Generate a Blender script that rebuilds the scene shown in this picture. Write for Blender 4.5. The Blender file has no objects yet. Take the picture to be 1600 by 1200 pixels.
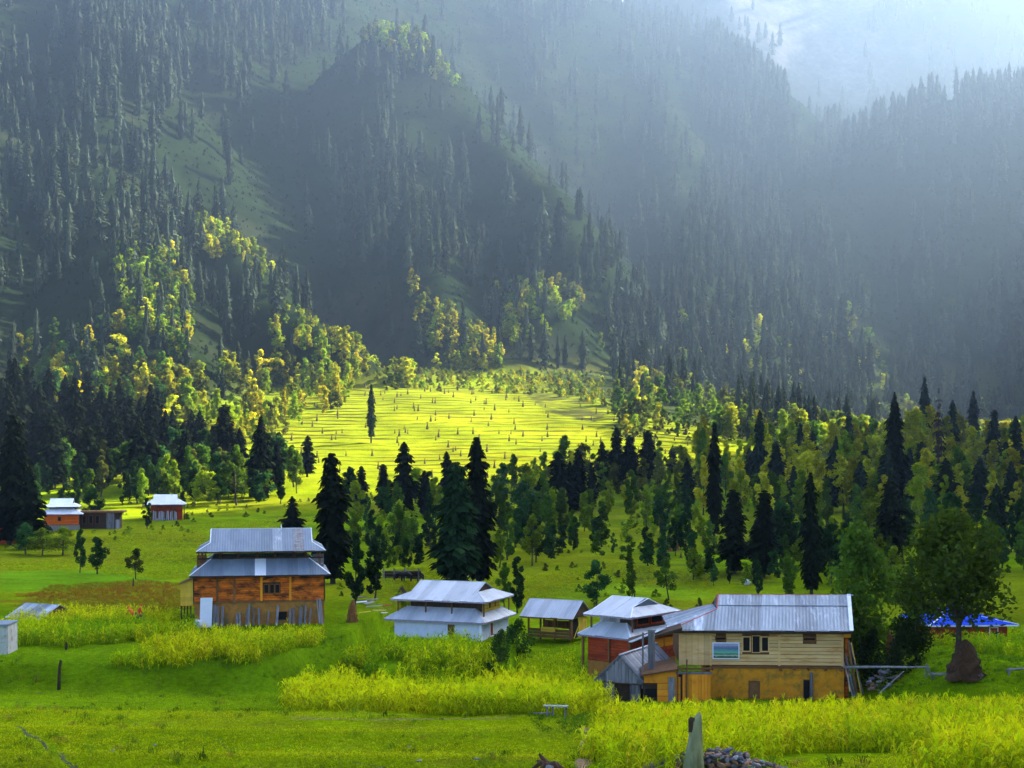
import bpy, math, random
import numpy as np
from mathutils import Vector, Matrix

# ------------------------------------------------------------------ camera, sky, sun, exposure
scene = bpy.context.scene
C = scene.collection
FPX, CX, HY, CAMZ = 2198.0, 800.0, 715.0, 15.0      # focal length and horizon of the photograph, in its 1600x1200 pixels
cam_d = bpy.data.cameras.new('camera')
cam = bpy.data.objects.new('camera', cam_d); C.objects.link(cam)
cam.location = (0, 0, CAMZ); cam.rotation_euler = (math.pi / 2, 0, 0)
cam_d.sensor_width = 36.0; cam_d.lens = 36.0 * FPX / 1600.0
cam_d.shift_y = (HY - 600.0) / 1600.0
cam_d.clip_start = 0.5; cam_d.clip_end = 12000
scene.camera = cam

SUN_AZ, SUN_EL = math.radians(57), math.radians(33)   # azimuth to the right of the view direction
world = bpy.data.worlds.new('World'); scene.world = world; world.use_nodes = True
wn = world.node_tree
sky = wn.nodes.new('ShaderNodeTexSky'); sky.sky_type = 'NISHITA'; sky.sun_disc = False
sky.sun_elevation = SUN_EL; sky.sun_rotation = SUN_AZ; sky.altitude = 2000; sky.air_density = 0.45; sky.dust_density = 6.0; sky.ozone_density = 0.0
wn.links.new(sky.outputs['Color'], wn.nodes['Background'].inputs['Color'])
wn.nodes['Background'].inputs['Strength'].default_value = 0.15
sun_d = bpy.data.lights.new('sun', 'SUN'); sun_d.energy = 5.0; sun_d.angle = math.radians(0.53); sun_d.color = (1.0, 0.93, 0.80)
sun = bpy.data.objects.new('sun', sun_d); C.objects.link(sun)
SDIR = Vector((math.sin(SUN_AZ) * math.cos(SUN_EL), math.cos(SUN_AZ) * math.cos(SUN_EL), math.sin(SUN_EL)))
sun.rotation_euler = SDIR.to_track_quat('Z', 'Y').to_euler()
sun.location = (300, 100, 400)

HAZE_DENSITY = 0.00021
vs = scene.view_settings
vs.view_transform = 'Standard'; vs.look = 'None'; vs.gamma = 1.0; vs.use_curve_mapping = False
vs.exposure = 2.65
scene.cycles.use_denoising = True
scene.cycles.max_bounces = 5; scene.cycles.diffuse_bounces = 2; scene.cycles.glossy_bounces = 2
scene.cycles.transmission_bounces = 3; scene.cycles.volume_bounces = 0; scene.cycles.transparent_max_bounces = 4

def nth(n):
    return '%d%s' % (n, 'th' if 10 <= n % 100 <= 20 else {1: 'st', 2: 'nd', 3: 'rd'}.get(n % 10, 'th'))
rnd = random.Random(7)
rng = np.random.default_rng(11)

# ------------------------------------------------------------------ object helpers
def setp(o, label=None, cat=None, group=None, kind=None):
    if label: o['label'] = label
    if cat: o['category'] = cat
    if group: o['group'] = group
    if kind: o['kind'] = kind
    return o

def thing(name, label, cat, loc=(0, 0, 0), rz=0.0, group=None):
    o = bpy.data.objects.new(name, None); C.objects.link(o)
    o.location = loc; o.rotation_euler = (0, 0, rz); o.empty_display_size = 0.3
    return setp(o, label, cat, group)

def link(name, me, parent=None, loc=None, rot=None, scale=None, color=None):
    o = bpy.data.objects.new(name, me); C.objects.link(o)
    if parent: o.parent = parent
    if loc is not None: o.location = loc
    if rot is not None: o.rotation_euler = rot
    if scale is not None: o.scale = scale
    if color is not None: o.color = color
    return o

class MB:
    """collects shapes for one mesh"""
    def __init__(s): s.v = []; s.f = []
    def add(s, vs, fs):
        n = len(s.v); s.v += [tuple(p) for p in vs]; s.f += [tuple(i + n for i in f) for f in fs]; return s
    def box(s, x0, x1, y0, y1, z0, z1):
        return s.add([(x0,y0,z0),(x1,y0,z0),(x1,y1,z0),(x0,y1,z0),(x0,y0,z1),(x1,y0,z1),(x1,y1,z1),(x0,y1,z1)],
                     [(0,3,2,1),(4,5,6,7),(0,1,5,4),(1,2,6,5),(2,3,7,6),(3,0,4,7)])
    def hexa(s, p):
        return s.add(p, [(0,3,2,1),(4,5,6,7),(0,1,5,4),(1,2,6,5),(2,3,7,6),(3,0,4,7)])
    def beam(s, a, b, w, h=None, up=(0,0,1)):
        """square bar from a to b"""
        h = h or w; a = Vector(a); b = Vector(b); d = (b - a).normalized(); u = Vector(up)
        if abs(d.dot(u)) > .95: u = Vector((1,0,0))
        r = d.cross(u).normalized() * (w / 2); u = r.cross(d).normalized() * (h / 2)
        return s.hexa([a-r-u, a+r-u, b+r-u, b-r-u, a-r+u, a+r+u, b+r+u, b-r+u])
    def tube(s, pts, rad, n=7, cap=True):
        rings = []; n0 = len(s.v)
        for i, p in enumerate(pts):
            p = Vector(p); q = Vector(pts[min(i+1, len(pts)-1)]) - Vector(pts[max(i-1, 0)])
            d = q.normalized(); u = Vector((1,0,0)) if abs(d.z) > .8 else Vector((0,0,1))
            r = d.cross(u).normalized(); t = r.cross(d)
            R = rad[i] if hasattr(rad, '__len__') else rad
            for k in range(n):
                a = 2*math.pi*k/n; s.v.append(tuple(p + r*math.cos(a)*R + t*math.sin(a)*R))
        for i in range(len(pts)-1):
            for k in range(n):
                a = n0+i*n+k; b = n0+i*n+(k+1) % n; s.f.append((a, b, b+n, a+n))
        if cap:
            s.f.append(tuple(n0+k for k in range(n))[::-1]); m = n0+(len(pts)-1)*n; s.f.append(tuple(m+k for k in range(n)))
        return s
    def mesh(s, name, mat, smooth=False):
        me = bpy.data.meshes.new(name); me.from_pydata(s.v, [], s.f)
        if mat: me.materials.append(mat)
        if smooth: me.polygons.foreach_set('use_smooth', [True]*len(me.polygons))
        me.update(); return me
    def build(s, name, mat, parent=None, smooth=False, **k):
        return link(name, s.mesh(name, mat, smooth), parent, **k)

def np_mesh(name, v, f, mat=None, smooth=False, attrs=None):
    """v Nx3, f Mx4 or Mx3 arrays"""
    v = np.asarray(v, np.float32); f = np.asarray(f, np.int32); k = f.shape[1]
    me = bpy.data.meshes.new(name)
    me.vertices.add(len(v)); me.vertices.foreach_set('co', v.ravel())
    me.loops.add(f.size); me.loops.foreach_set('vertex_index', f.ravel())
    me.polygons.add(len(f)); me.polygons.foreach_set('loop_start', np.arange(0, f.size, k, dtype=np.int32))
    me.polygons.foreach_set('loop_total', np.full(len(f), k, np.int32))
    if smooth: me.polygons.foreach_set('use_smooth', np.ones(len(f), bool))
    me.update(calc_edges=True)
    if mat: me.materials.append(mat)
    for n, (dom, typ, arr) in (attrs or {}).items():
        a = me.attributes.new(n, typ, dom)
        a.data.foreach_set('color' if typ == 'FLOAT_COLOR' else ('vector' if typ == 'FLOAT_VECTOR' else 'value'), np.asarray(arr).ravel())
    return me

# ------------------------------------------------------------------ materials
def nd(nt, typ, **kw):
    n = nt.nodes.new(typ)
    for k, v in kw.items():
        if k.startswith('i_'):
            n.inputs[k[2:].replace('_', ' ')].default_value = v
        else: setattr(n, k, v)
    return n

def mixc(nt, fac, a, b, mode='MIX'):
    m = nt.nodes.new('ShaderNodeMix'); m.data_type = 'RGBA'; m.blend_type = mode
    for sock, val in ((m.inputs[0], fac), (m.inputs[6], a), (m.inputs[7], b)):
        if hasattr(val, 'links') or hasattr(val, 'node'): nt.links.new(val, sock)
        elif isinstance(val, (int, float)): sock.default_value = val
        else: sock.default_value = (*val[:3], 1)
    return m.outputs[2]

def ramp(nt, fac, stops):
    r = nt.nodes.new('ShaderNodeValToRGB'); e = r.color_ramp.elements
    while len(e) < len(stops): e.new(0.5)
    for el, (p, c) in zip(e, stops):
        el.position = p; el.color = (c, c, c, 1) if isinstance(c, (int, float)) else (*c[:3], 1)
    nt.links.new(fac, r.inputs[0]); return r.outputs[0]

def noise(nt, scale, detail=4, rough=.6, stretch=None, coord='Object'):
    tc = nt.nodes.new('ShaderNodeTexCoord'); src = tc.outputs[coord]
    if stretch:
        mp = nt.nodes.new('ShaderNodeMapping'); mp.inputs['Scale'].default_value = stretch
        nt.links.new(src, mp.inputs[0]); src = mp.outputs[0]
    n = nd(nt, 'ShaderNodeTexNoise'); n.inputs['Scale'].default_value = scale; n.inputs['Detail'].default_value = detail
    n.inputs['Roughness'].default_value = rough; nt.links.new(src, n.inputs['Vector']); return n.outputs[0]

def surf(name, c1, c2, scale=3.0, rough=.8, metal=0.0, bump=.3, stretch=None, rand=.25, c3=None, c3scale=1.2, c3cut=(.52, .68), spec=.3, bdist=.03):
    """two-tone worn surface: noise between c1 and c2, patches of c3, each object a little different"""
    m = bpy.data.materials.new(name); m.use_nodes = True; nt = m.node_tree; b = nt.nodes['Principled BSDF']
    n1 = noise(nt, scale, 6, .65, stretch)
    col = mixc(nt, ramp(nt, n1, [(.32, 0.), (.68, 1.)]), c1, c2)
    if c3: col = mixc(nt, ramp(nt, noise(nt, c3scale, 5, .7, stretch), [(c3cut[0], 0.), (c3cut[1], 1.)]), col, c3)
    if rand:
        oi = nt.nodes.new('ShaderNodeObjectInfo'); mr = nd(nt, 'ShaderNodeMapRange')
        mr.inputs[3].default_value = 1-rand; mr.inputs[4].default_value = 1+rand; nt.links.new(oi.outputs['Random'], mr.inputs[0])
        col = mixc(nt, 1.0, col, mr.outputs[0], 'MULTIPLY')
    nt.links.new(col, b.inputs['Base Color'])
    b.inputs['Roughness'].default_value = rough; b.inputs['Metallic'].default_value = metal; b.inputs['Specular IOR Level'].default_value = spec
    if bump:
        bp = nd(nt, 'ShaderNodeBump'); bp.inputs['Strength'].default_value = bump; bp.inputs['Distance'].default_value = bdist
        nt.links.new(noise(nt, scale*4, 5, .7, stretch), bp.inputs['Height']); nt.links.new(bp.outputs[0], b.inputs['Normal'])
    return m

def leaf_mat(name, mode, trans=.35, rough=.6, vary=.5):
    """foliage: colour from the object (mode 'obj') or the scatter point (mode 'inst'), varied leaf by leaf"""
    m = bpy.data.materials.new(name); m.use_nodes = True; nt = m.node_tree
    nt.nodes.remove(nt.nodes['Principled BSDF']); out = nt.nodes['Material Output']
    if mode == 'obj': src = nt.nodes.new('ShaderNodeObjectInfo').outputs['Color']
    else:
        a = nt.nodes.new('ShaderNodeAttribute'); a.attribute_type = 'INSTANCER'; a.attribute_name = 'tint'; src = a.outputs['Color']
    v = nt.nodes.new('ShaderNodeAttribute'); v.attribute_name = 'vary'
    mr = nd(nt, 'ShaderNodeMapRange'); mr.inputs[3].default_value = 1-vary; mr.inputs[4].default_value = 1+vary
    nt.links.new(v.outputs['Fac'], mr.inputs[0])
    col = mixc(nt, 1.0, src, mr.outputs[0], 'MULTIPLY')
    d = nt.nodes.new('ShaderNodeBsdfDiffuse'); t = nt.nodes.new('ShaderNodeBsdfTranslucent'); g = nt.nodes.new('ShaderNodeBsdfGlossy')
    nt.links.new(col, d.inputs['Color'])
    tc = mixc(nt, 1.0, col, (1.25, 1.2, .6), 'MULTIPLY'); nt.links.new(tc, t.inputs['Color'])
    g.inputs['Roughness'].default_value = rough; g.inputs['Color'].default_value = (.5, .55, .5, 1)
    m1 = nt.nodes.new('ShaderNodeMixShader'); m1.inputs[0].default_value = trans
    nt.links.new(d.outputs[0], m1.inputs[1]); nt.links.new(t.outputs[0], m1.inputs[2])
    m2 = nt.nodes.new('ShaderNodeMixShader'); m2.inputs[0].default_value = .006
    nt.links.new(m1.outputs[0], m2.inputs[1]); nt.links.new(g.outputs[0], m2.inputs[2]); nt.links.new(m2.outputs[0], out.inputs['Surface'])
    return m
# ------------------------------------------------------------------ terrain
def sst(a, b, x):
    t = np.clip((x - a) / (b - a), 0, 1); return t*t*(3-2*t)

def _hash(ix, iy, seed):
    h = (ix*374761393 + iy*668265263 + seed*974634777) & 0xffffffff
    h = ((h ^ (h >> 13)) * 1274126177) & 0xffffffff
    return ((h ^ (h >> 16)) & 0xffff) / 65535.0

def vnoise(x, y, seed=0):
    x = np.asarray(x, float); y = np.asarray(y, float)
    ix = np.floor(x).astype(np.int64); iy = np.floor(y).astype(np.int64); fx = x-ix; fy = y-iy
    fx = fx*fx*(3-2*fx); fy = fy*fy*(3-2*fy)
    a = _hash(ix, iy, seed); b = _hash(ix+1, iy, seed); c = _hash(ix, iy+1, seed); d = _hash(ix+1, iy+1, seed)
    return (a*(1-fx)+b*fx)*(1-fy) + (c*(1-fx)+d*fx)*fy - .5

def fbm(x, y, sc, oct=4, seed=0):
    r = 0; a = 1.0
    for k in range(oct):
        r = r + a*vnoise(np.asarray(x)/sc + 17.3*k, np.asarray(y)/sc - 9.1*k, seed+k); sc *= .5; a *= .5
    return r

_py = np.arange(-400, 3600, .5)
_pz = np.interp(_py, [-400,-100,0,12,20,30,42,55,70,82,95,120,160,200,260,300,330,350,400,450,550,650,700,800,1000,3600],
                     [15,14.2,12.9,10.7,8.8,7.1,5.4,3.4,1.5,-.1,-2.0,-1.9,-.7,.4,1.6,3.2,5.4,7.6,13,20,36,50,56,64,74,90])
_k = np.hanning(25); _k /= _k.sum(); _pz = np.convolve(np.pad(_pz, 12, mode='edge'), _k, mode='valid')
prof = lambda y: np.interp(y, _py, _pz)
# terraces of the sunlit fan: nearly level treads with short earth risers
EDGES = [368.0]
_r = random.Random(3)
while EDGES[-1] < 640: EDGES.append(EDGES[-1] + _r.uniform(6.5, 10.5))
_sy = [0, EDGES[0]-.3]; _sz = [0, float(prof(EDGES[0]))-.3]
_ty, _tz = [], []
for a, b in zip(EDGES[:-1], EDGES[1:]):
    za, zb = float(prof(a)), float(prof(b)); _ty += [a+.25, b-.25]; _tz += [za, za+(zb-za)*.72]
_ty = np.array(_ty); _tz = np.array(_tz)
def wob(x, y):
    return (9*np.sin(x/55+.6) + 4*np.sin(x/19) - .00045*x*x) * sst(330, 370, y) * (1-sst(690, 740, y))
def terr_mask(x, y):
    xl = np.interp(y, [360, 430, 500, 560, 640, 700], [-110, -118, -100, -84, -62, -40])
    xr = np.interp(y, [360, 420, 480, 520, 600, 700], [75, 80, 70, 40, 8, -5])
    return sst(xl-14, xl+4, x) * (1-sst(xr-4, xr+14, x)) * sst(355, 366, y) * (1-sst(610, 635, y))

def PT(px, py, Y):
    return ((px-CX)/FPX*Y, Y, CAMZ-(py-HY)/FPX*Y)

# ridges and spurs of the mountains as 3-D polylines: (points, side slope, noise-rounded)
RIDGES = [
 ([(-500,-120,1050),(-150,-160,1150),(150,-140,1250),(380,-120,1420),(560,-80,1620)], .95),
 ([(150,-140,1250),(170,80,1000),(150,260,820),(190,400,680),(230,520,580),(250,600,520)], .95),
 ([(-150,-160,1150),(-60,160,900),(-40,380,700),(-60,560,560)], .80),
 ([(380,-120,1420),(470,20,1320),(520,70,1290)], .95),
 ([(220,270,900),(270,335,830),(370,400,740),(440,480,670),(540,550,620)], 1.3),
 ([(585,62,1150),(620,48,1140),(660,75,1135)], 1.15),
 ([(620,50,1145),(640,300,960),(680,450,830),(740,560,740)], 1.15),
 ([(600,60,1140),(540,200,1070),(505,330,970),(560,440,860)], 1.2),
 ([(660,75,1135),(700,130,1100),(780,230,1020),(850,310,950),(888,390,880),(850,480,800),(795,560,735)], 1.5),
 ([(560,-80,1620),(800,-110,1780),(1000,20,1800),(1100,60,1730),(1160,105,1640),(1220,155,1550),(1262,270,1350),(1300,400,1150),(1345,540,960),(1375,640,820)], .95),
 ([(800,-110,1780),(840,30,1620),(830,120,1520)], 1.1),
 ([(1000,20,1800),(1050,250,1360),(1080,370,1110),(1090,460,960),(1010,560,830),(930,630,740)], .95),
 ([(1180,300,1330),(1190,430,1080),(1170,560,880),(1150,650,760)], .95),
 ([(1040,-60,2050),(1120,-10,2030),(1190,50,2000),(1235,120,1960),(1285,215,1900)], 1.5),
 ([(2300,-20,1250),(1900,60,1280),(1720,100,1320),(1600,135,1350),(1480,165,1380),(1400,195,1420),(1310,250,1480)], .95),
 ([(1600,135,1350),(1560,320,1150),(1480,480,1000),(1430,620,900)], .90),
 ([(1130,-70,2120),(1236,-20,2120),(1330,-40,2140),(1500,-70,2180),(1900,-80,2180)], 1.2),
 ([(1900,250,950),(1620,430,1020),(1510,535,980),(1425,640,940)], .9),
]
RSEG = []
for pts, k in RIDGES:
    w = [PT(*p) for p in pts]
    for a, b in zip(w[:-1], w[1:]): RSEG.append((a, b, k))
# ridge added at the right, mostly out of view, to shade the village
SQ = (math.cos(SUN_AZ), -math.sin(SUN_AZ)); ST = (math.sin(SUN_AZ), math.cos(SUN_AZ))
def TU(t, u, z): return (ST[0]*t+SQ[0]*u, ST[1]*t+SQ[1]*u, z)
SHADE_RIDGE = [TU(300, 420, 250), TU(350, 200, 293), TU(450, 0, 342), TU(580, -150, 392), TU(690, -252, 436)]
for (a, b), k in zip(zip(SHADE_RIDGE[:-1], SHADE_RIDGE[1:]), (1.5, 1.5, 1.9, 2.6)): RSEG.append((a, b, k))
RSEG.append((SHADE_RIDGE[-1], TU(705, -312, 190), 2.8))

def mountain(x, y):
    best = np.full(np.shape(x), -1e3); second = None
    T = 5.0; acc = np.zeros(np.shape(x)); hs = []
    for (a, b, k) in RSEG:
        dx, dy = b[0]-a[0], b[1]-a[1]; L2 = dx*dx+dy*dy+1e-9
        t = np.clip(((x-a[0])*dx+(y-a[1])*dy)/L2, 0, 1)
        d = np.hypot(x-a[0]-t*dx, y-a[1]-t*dy)
        h = a[2]+(b[2]-a[2])*t - k*(np.sqrt(d*d+18*18)-18)
        new = np.maximum(best, h)
        # soft maximum
        lo = np.minimum(best, h); best = new + T*np.log1p(np.exp(np.clip((lo-new)/T, -40, 0)))*.8
    return best

def H(x, y):
    x = np.asarray(x, float); y = np.asarray(y, float)
    yy = y - wob(x, y)
    g = prof(yy)
    tm = terr_mask(x, yy)
    g = g*(1-tm) + np.interp(yy, _ty, _tz)*tm
    g = g*(1-.62*sst(25, 190, x)*sst(300, 420, y))
    # village terraces: the left house's bank, the middle field's bank, the right mound
    yl = np.interp(x, [-80,-29,-18,-14.2,-11.8,-11], [97,101,102,113,140,190])
    g = g + 1.85*sst(0, 5, y-yl)*(1-sst(150, 190, y))*(1-sst(-12,-10.5,x))
    yl2 = np.interp(x, [-11,-10,-3,-.5,1,2.2], [140,100.5,101,104,125,190])
    g = g + 1.5*sst(0, 2.2, y-yl2)*(1-sst(140,170,y))*sst(-11.5,-10,x)*(1-sst(1.5,2.5,x))
    g = g + 3.0*sst(22.5, 29.5, x-.06*(y-90))*sst(80, 92, y)*(1-sst(101, 113, y))
    g = g + .5*sst(3, 8, x)*sst(74, 88, y)*(1-sst(112, 140, y))
    # soft undulation
    amp = np.where(y < 150, .10, np.where(y < 350, .35, .8))
    g = g + amp*fbm(x, y, 14, 3, 5) + .5*sst(140, 250, y)*(1-tm)*fbm(x, y, 30, 3, 8)
    g = g + .34*(1-sst(90, 130, y))*np.sin(y*.42 + .05*x + 2.2*fbm(x, y, 35, 2, 21))*(1-sst(0, 6, x))
    m = mountain(x, y)
    nz = 16*fbm(x, y, 190, 3, 31) + 9*fbm(x, y, 60, 4, 41)
    m = m + nz*sst(0, 50, m-prof(y))
    T = 3.0; hi = np.maximum(g, m)
    return hi + T*np.log1p(np.exp(-np.abs(g-m)/T))*sst(250, 420, y+np.abs(x))*.9

_ry = np.concatenate([np.arange(24, 330, .6), np.arange(330, 3000, 2.5)])
def G(px, py, ymin=24):
    """the ground point seen at a pixel of the photograph"""
    Y = _ry[_ry >= ymin]
    X = (px-CX)/FPX*Y; Z = CAMZ-(py-HY)/FPX*Y; h = H(X, Y)
    i = int(np.argmax(h >= Z)); i = max(i, 1)
    a = (Z-h)[i-1]; b = (h-Z)[i]; t = a/(a+b+1e-9); y = Y[i-1]+(Y[i]-Y[i-1])*t
    x = (px-CX)/FPX*y
    return Vector((x, y, float(H(x, y))))
def GX(x, y): return Vector((x, y, float(H(np.array([x]), np.array([y]))[0])))
def poly_w(pxpts): return [tuple(G(*p)[:2]) for p in pxpts]
def inpoly(x, y, poly):
    c = np.zeros(np.shape(x), bool); n = len(poly)
    for i in range(n):
        x0, y0 = poly[i]; x1, y1 = poly[(i+1) % n]
        cond = ((y0 > y) != (y1 > y)) & (x < (x1-x0)*(y-y0)/((y1-y0) if y1 != y0 else 1e-9)+x0)
        c ^= cond
    return c

# grid: rows follow the terrace edges, columns follow the view's spread
rows = [np.arange(-260, 20, 7.0), np.arange(20, 150, .62)]
y = 150.0; r = []
while y < 362: r.append(y); y += .7 + (y-150)*.006
while y < 640: r.append(y); y += 2.3
tr = [e+s for e in EDGES for s in (-.62, -.25, .25, .62)]
r = [v for v in r if not any(abs(v-e) < 1.1 for e in EDGES)] + tr
while y < 3300: r.append(y); y += 3.2+(y-640)*.006
ROWS = np.sort(np.concatenate(rows+[np.array(r)]))
ui = np.linspace(-1, 1, 330)
outer = np.array([1.08,1.2,1.35,1.5,1.7,1.9,2.2,2.5,2.9,3.3,3.8,4.4,5,6,7,8.5,10])
U = np.concatenate([-outer[::-1], ui, outer])
Wd = .43*np.maximum(ROWS, 55)+14
XX = U[None, :]*Wd[:, None]
lim = np.sign(U)[None, :]*(Wd[:, None]+np.cumsum(np.r_[0])[0])
XX = np.where(np.abs(U)[None, :] > 1, np.sign(U)[None, :]*(Wd[:, None]+(np.abs(U)[None, :]-1)/9.0*(1500-Wd[:, None]*.6)), XX)
YY = np.repeat(ROWS[:, None], len(U), 1)
YY = YY + wob(XX, YY)
ZZ = H(XX, YY)
nr, nc = XX.shape
idx = np.arange(nr*nc).reshape(nr, nc)
FF = np.stack([idx[:-1, :-1], idx[:-1, 1:], idx[1:, 1:], idx[1:, :-1]], -1).reshape(-1, 4)
vx, vy, vz = XX.ravel(), YY.ravel(), ZZ.ravel()

# ground cover by place: lawn, meadow, ripe terraces, rank crop, mountain turf, scree
LAWN = np.array([.17, .28, .002]); MEAD = np.array([.185, .215, .004]); FIELD = np.array([.195, .225, .006])
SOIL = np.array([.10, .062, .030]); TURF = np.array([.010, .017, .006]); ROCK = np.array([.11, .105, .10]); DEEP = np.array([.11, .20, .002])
col = np.repeat(LAWN[None], len(vx), 0)
def blend(mask, c):
    global col
    mask = np.clip(mask, 0, 1)[:, None]; col = col*(1-mask)+np.asarray(c)[None]*mask
n1 = fbm(vx, vy, 9, 4, 51); n2 = fbm(vx, vy, 40, 4, 61); n3 = fbm(vx, vy, 3.2, 3, 71)
blend(sst(.0, .5, n1+.25)*.8, DEEP)
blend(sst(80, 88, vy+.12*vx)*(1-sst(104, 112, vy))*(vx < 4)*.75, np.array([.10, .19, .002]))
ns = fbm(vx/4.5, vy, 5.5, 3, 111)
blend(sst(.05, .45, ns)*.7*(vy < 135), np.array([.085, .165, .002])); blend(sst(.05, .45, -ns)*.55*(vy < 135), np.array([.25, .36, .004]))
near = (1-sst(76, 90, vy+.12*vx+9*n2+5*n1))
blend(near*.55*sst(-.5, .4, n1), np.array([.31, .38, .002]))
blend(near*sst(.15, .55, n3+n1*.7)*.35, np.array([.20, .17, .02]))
blend(sst(128, 150, vy)*sst(-.5, .35, n2), MEAD)
blend(sst(150, 300, vy)*sst(.0, .45, n1)*.6, np.array([.10, .115, .010])); blend(sst(150, 260, vy)*sst(.05, .4, fbm(vx/3, vy, 12, 3, 131))*.5, np.array([.075, .13, .004]))
POLY = {
 'brown': poly_w([(60,915),(250,905),(300,925),(300,955),(150,958),(40,945)]),
 'lawnL': poly_w([(0,893),(150,893),(260,905),(285,915),(150,915),(0,925)]),
 'scrub': poly_w([(960,885),(1110,880),(1190,905),(1130,925),(1040,915),(960,905)]),
 'lawnC': poly_w([(830,925),(960,905),(1100,918),(1120,935),(900,940)]),
 'bare': poly_w([(640,1180),(800,1172),(905,1185),(880,1200),(640,1200)]),
}
blend(inpoly(vx+6*n3+4*n1, vy+6*n3+4*n1, POLY['brown'])*(.3+.5*sst(-.2, .3, n3)), np.array([.18, .11, .010]))
blend(inpoly(vx, vy, POLY['lawnL'])*1., np.array([.13, .25, .006]))
blend(inpoly(vx, vy, POLY['lawnC'])*1., np.array([.17, .26, .006]))
blend(inpoly(vx+12*n1, vy+12*n1, POLY['scrub'])*.6*sst(-.4,.3,n3), np.array([.10, .085, .015]))
blend(inpoly(vx, vy, POLY['bare'])*sst(-.3, .4, n3)*.8, np.array([.24, .17, .02]))
xrv0 = np.interp(vy-wob(vx, vy), [360, 420, 480, 520, 600, 700], [75, 80, 70, 40, 8, -5])
tmv = terr_mask(vx, vy-wob(vx, vy))
blend(tmv*.9, FIELD); blend(tmv*sst(.0, .4, n2)*.6, np.array([.145, .19, .005])); blend(tmv*sst(.05, .4, fbm(vx/3, vy, 9, 3, 141))*.5, np.array([.26, .25, .008]))
fan = (1-sst(0, 16, vx-xrv0))*sst(560, 620, vy)*(1-sst(700, 760, vy))*sst(-120, -60, vx)*(1-sst(10, 40, vx))
blend(fan*sst(-.6, .3, n1), np.array([.17, .20, .008]))
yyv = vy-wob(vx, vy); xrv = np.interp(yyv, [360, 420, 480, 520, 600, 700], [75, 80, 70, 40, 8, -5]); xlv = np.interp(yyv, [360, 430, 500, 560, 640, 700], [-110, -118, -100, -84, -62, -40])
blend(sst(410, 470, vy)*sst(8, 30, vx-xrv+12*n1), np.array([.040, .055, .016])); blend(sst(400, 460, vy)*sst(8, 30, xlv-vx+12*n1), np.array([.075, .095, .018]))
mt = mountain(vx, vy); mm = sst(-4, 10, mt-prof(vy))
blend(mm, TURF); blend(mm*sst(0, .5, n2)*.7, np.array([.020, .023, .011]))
gully = inpoly(vx, vy, poly_w([(560,560),(470,450),(640,450),(700,560),(660,592)])) | inpoly(vx, vy, poly_w([(790,590),(870,600),(960,640),(930,660),(850,640)]))
blend(gully*sst(-.5,.3,n1+n3)*.8, np.array([.032, .031, .019]))
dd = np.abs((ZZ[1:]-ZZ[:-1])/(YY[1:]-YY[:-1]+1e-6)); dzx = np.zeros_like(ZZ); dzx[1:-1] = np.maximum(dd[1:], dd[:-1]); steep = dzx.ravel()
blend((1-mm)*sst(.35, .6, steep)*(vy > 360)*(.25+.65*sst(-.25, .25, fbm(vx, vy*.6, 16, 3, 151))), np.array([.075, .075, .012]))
far = sst(1880, 1960, vy)*sst(250, 330, vx)*(1-sst(470, 640, vx+80*n2))
blend(mm*far, ROCK)
rgba = np.concatenate([col, np.ones((len(col), 1))], 1).astype(np.float32)

gm = bpy.data.materials.new('ground_cover'); gm.use_nodes = True; nt = gm.node_tree; b = nt.nodes['Principled BSDF']
at = nt.nodes.new('ShaderNodeAttribute'); at.attribute_name = 'cover'
c0 = at.outputs['Color']
f1 = ramp(nt, noise(nt, 2.2, 6, .75), [(.30, .62), (.70, 1.42)])
f2 = ramp(nt, noise(nt, .16, 5, .65), [(.30, .72), (.72, 1.28)])
f3 = ramp(nt, noise(nt, .035, 6, .7), [(.32, .72), (.70, 1.25)])
c0 = mixc(nt, 1.0, c0, f1, 'MULTIPLY'); c0 = mixc(nt, 1.0, c0, f2, 'MULTIPLY'); c0 = mixc(nt, 1.0, c0, f3, 'MULTIPLY')
sp = ramp(nt, noise(nt, .9, 4, .8), [(.60, 0.), (.72, .45)])
c0 = mixc(nt, sp, c0, (.05, .075, .012))
nt.links.new(c0, b.inputs['Base Color']); b.inputs['Roughness'].default_value = .95; b.inputs['Specular IOR Level'].default_value = .0
bp = nd(nt, 'ShaderNodeBump'); bp.inputs['Strength'].default_value = .8; bp.inputs['Distance'].default_value = .25
nt.links.new(noise(nt, 1.6, 8, .8), bp.inputs['Height']); nt.links.new(bp.outputs[0], b.inputs['Normal'])
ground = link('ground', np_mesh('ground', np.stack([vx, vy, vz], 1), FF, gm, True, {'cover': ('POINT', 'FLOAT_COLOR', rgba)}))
setp(ground, 'grassy valley floor rising in terraces to steep wooded mountains', 'terrain', kind='structure')
# ------------------------------------------------------------------ plants
M_LEAF = leaf_mat('broad_leaves', 'obj', .40)
M_NEEDLE = leaf_mat('conifer_needles', 'obj', .12, vary=.4)
M_LEAF_I = leaf_mat('broad_leaves_forest', 'inst', .40)
M_NEEDLE_I = leaf_mat('conifer_needles_forest', 'inst', .15, vary=.4)
M_BLADE = leaf_mat('crop_blades', 'inst', .45, vary=.45)
M_BARK = surf('bark', (.030, .022, .016), (.085, .060, .042), 6, .95, bump=.6, stretch=(1, 1, .25), rand=.3)
M_BARK_RED = surf('red_bark', (.09, .045, .025), (.16, .08, .05), 6, .95, bump=.6, stretch=(1, 1, .25), rand=.2)

def quads_mesh(name, quads, mat, vary):
    q = np.asarray(quads, np.float32); n = len(q)
    return np_mesh(name, q.reshape(-1, 3), np.arange(n*4).reshape(n, 4), mat, False, {'vary': ('FACE', 'FLOAT', np.asarray(vary, np.float32))})

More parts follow.
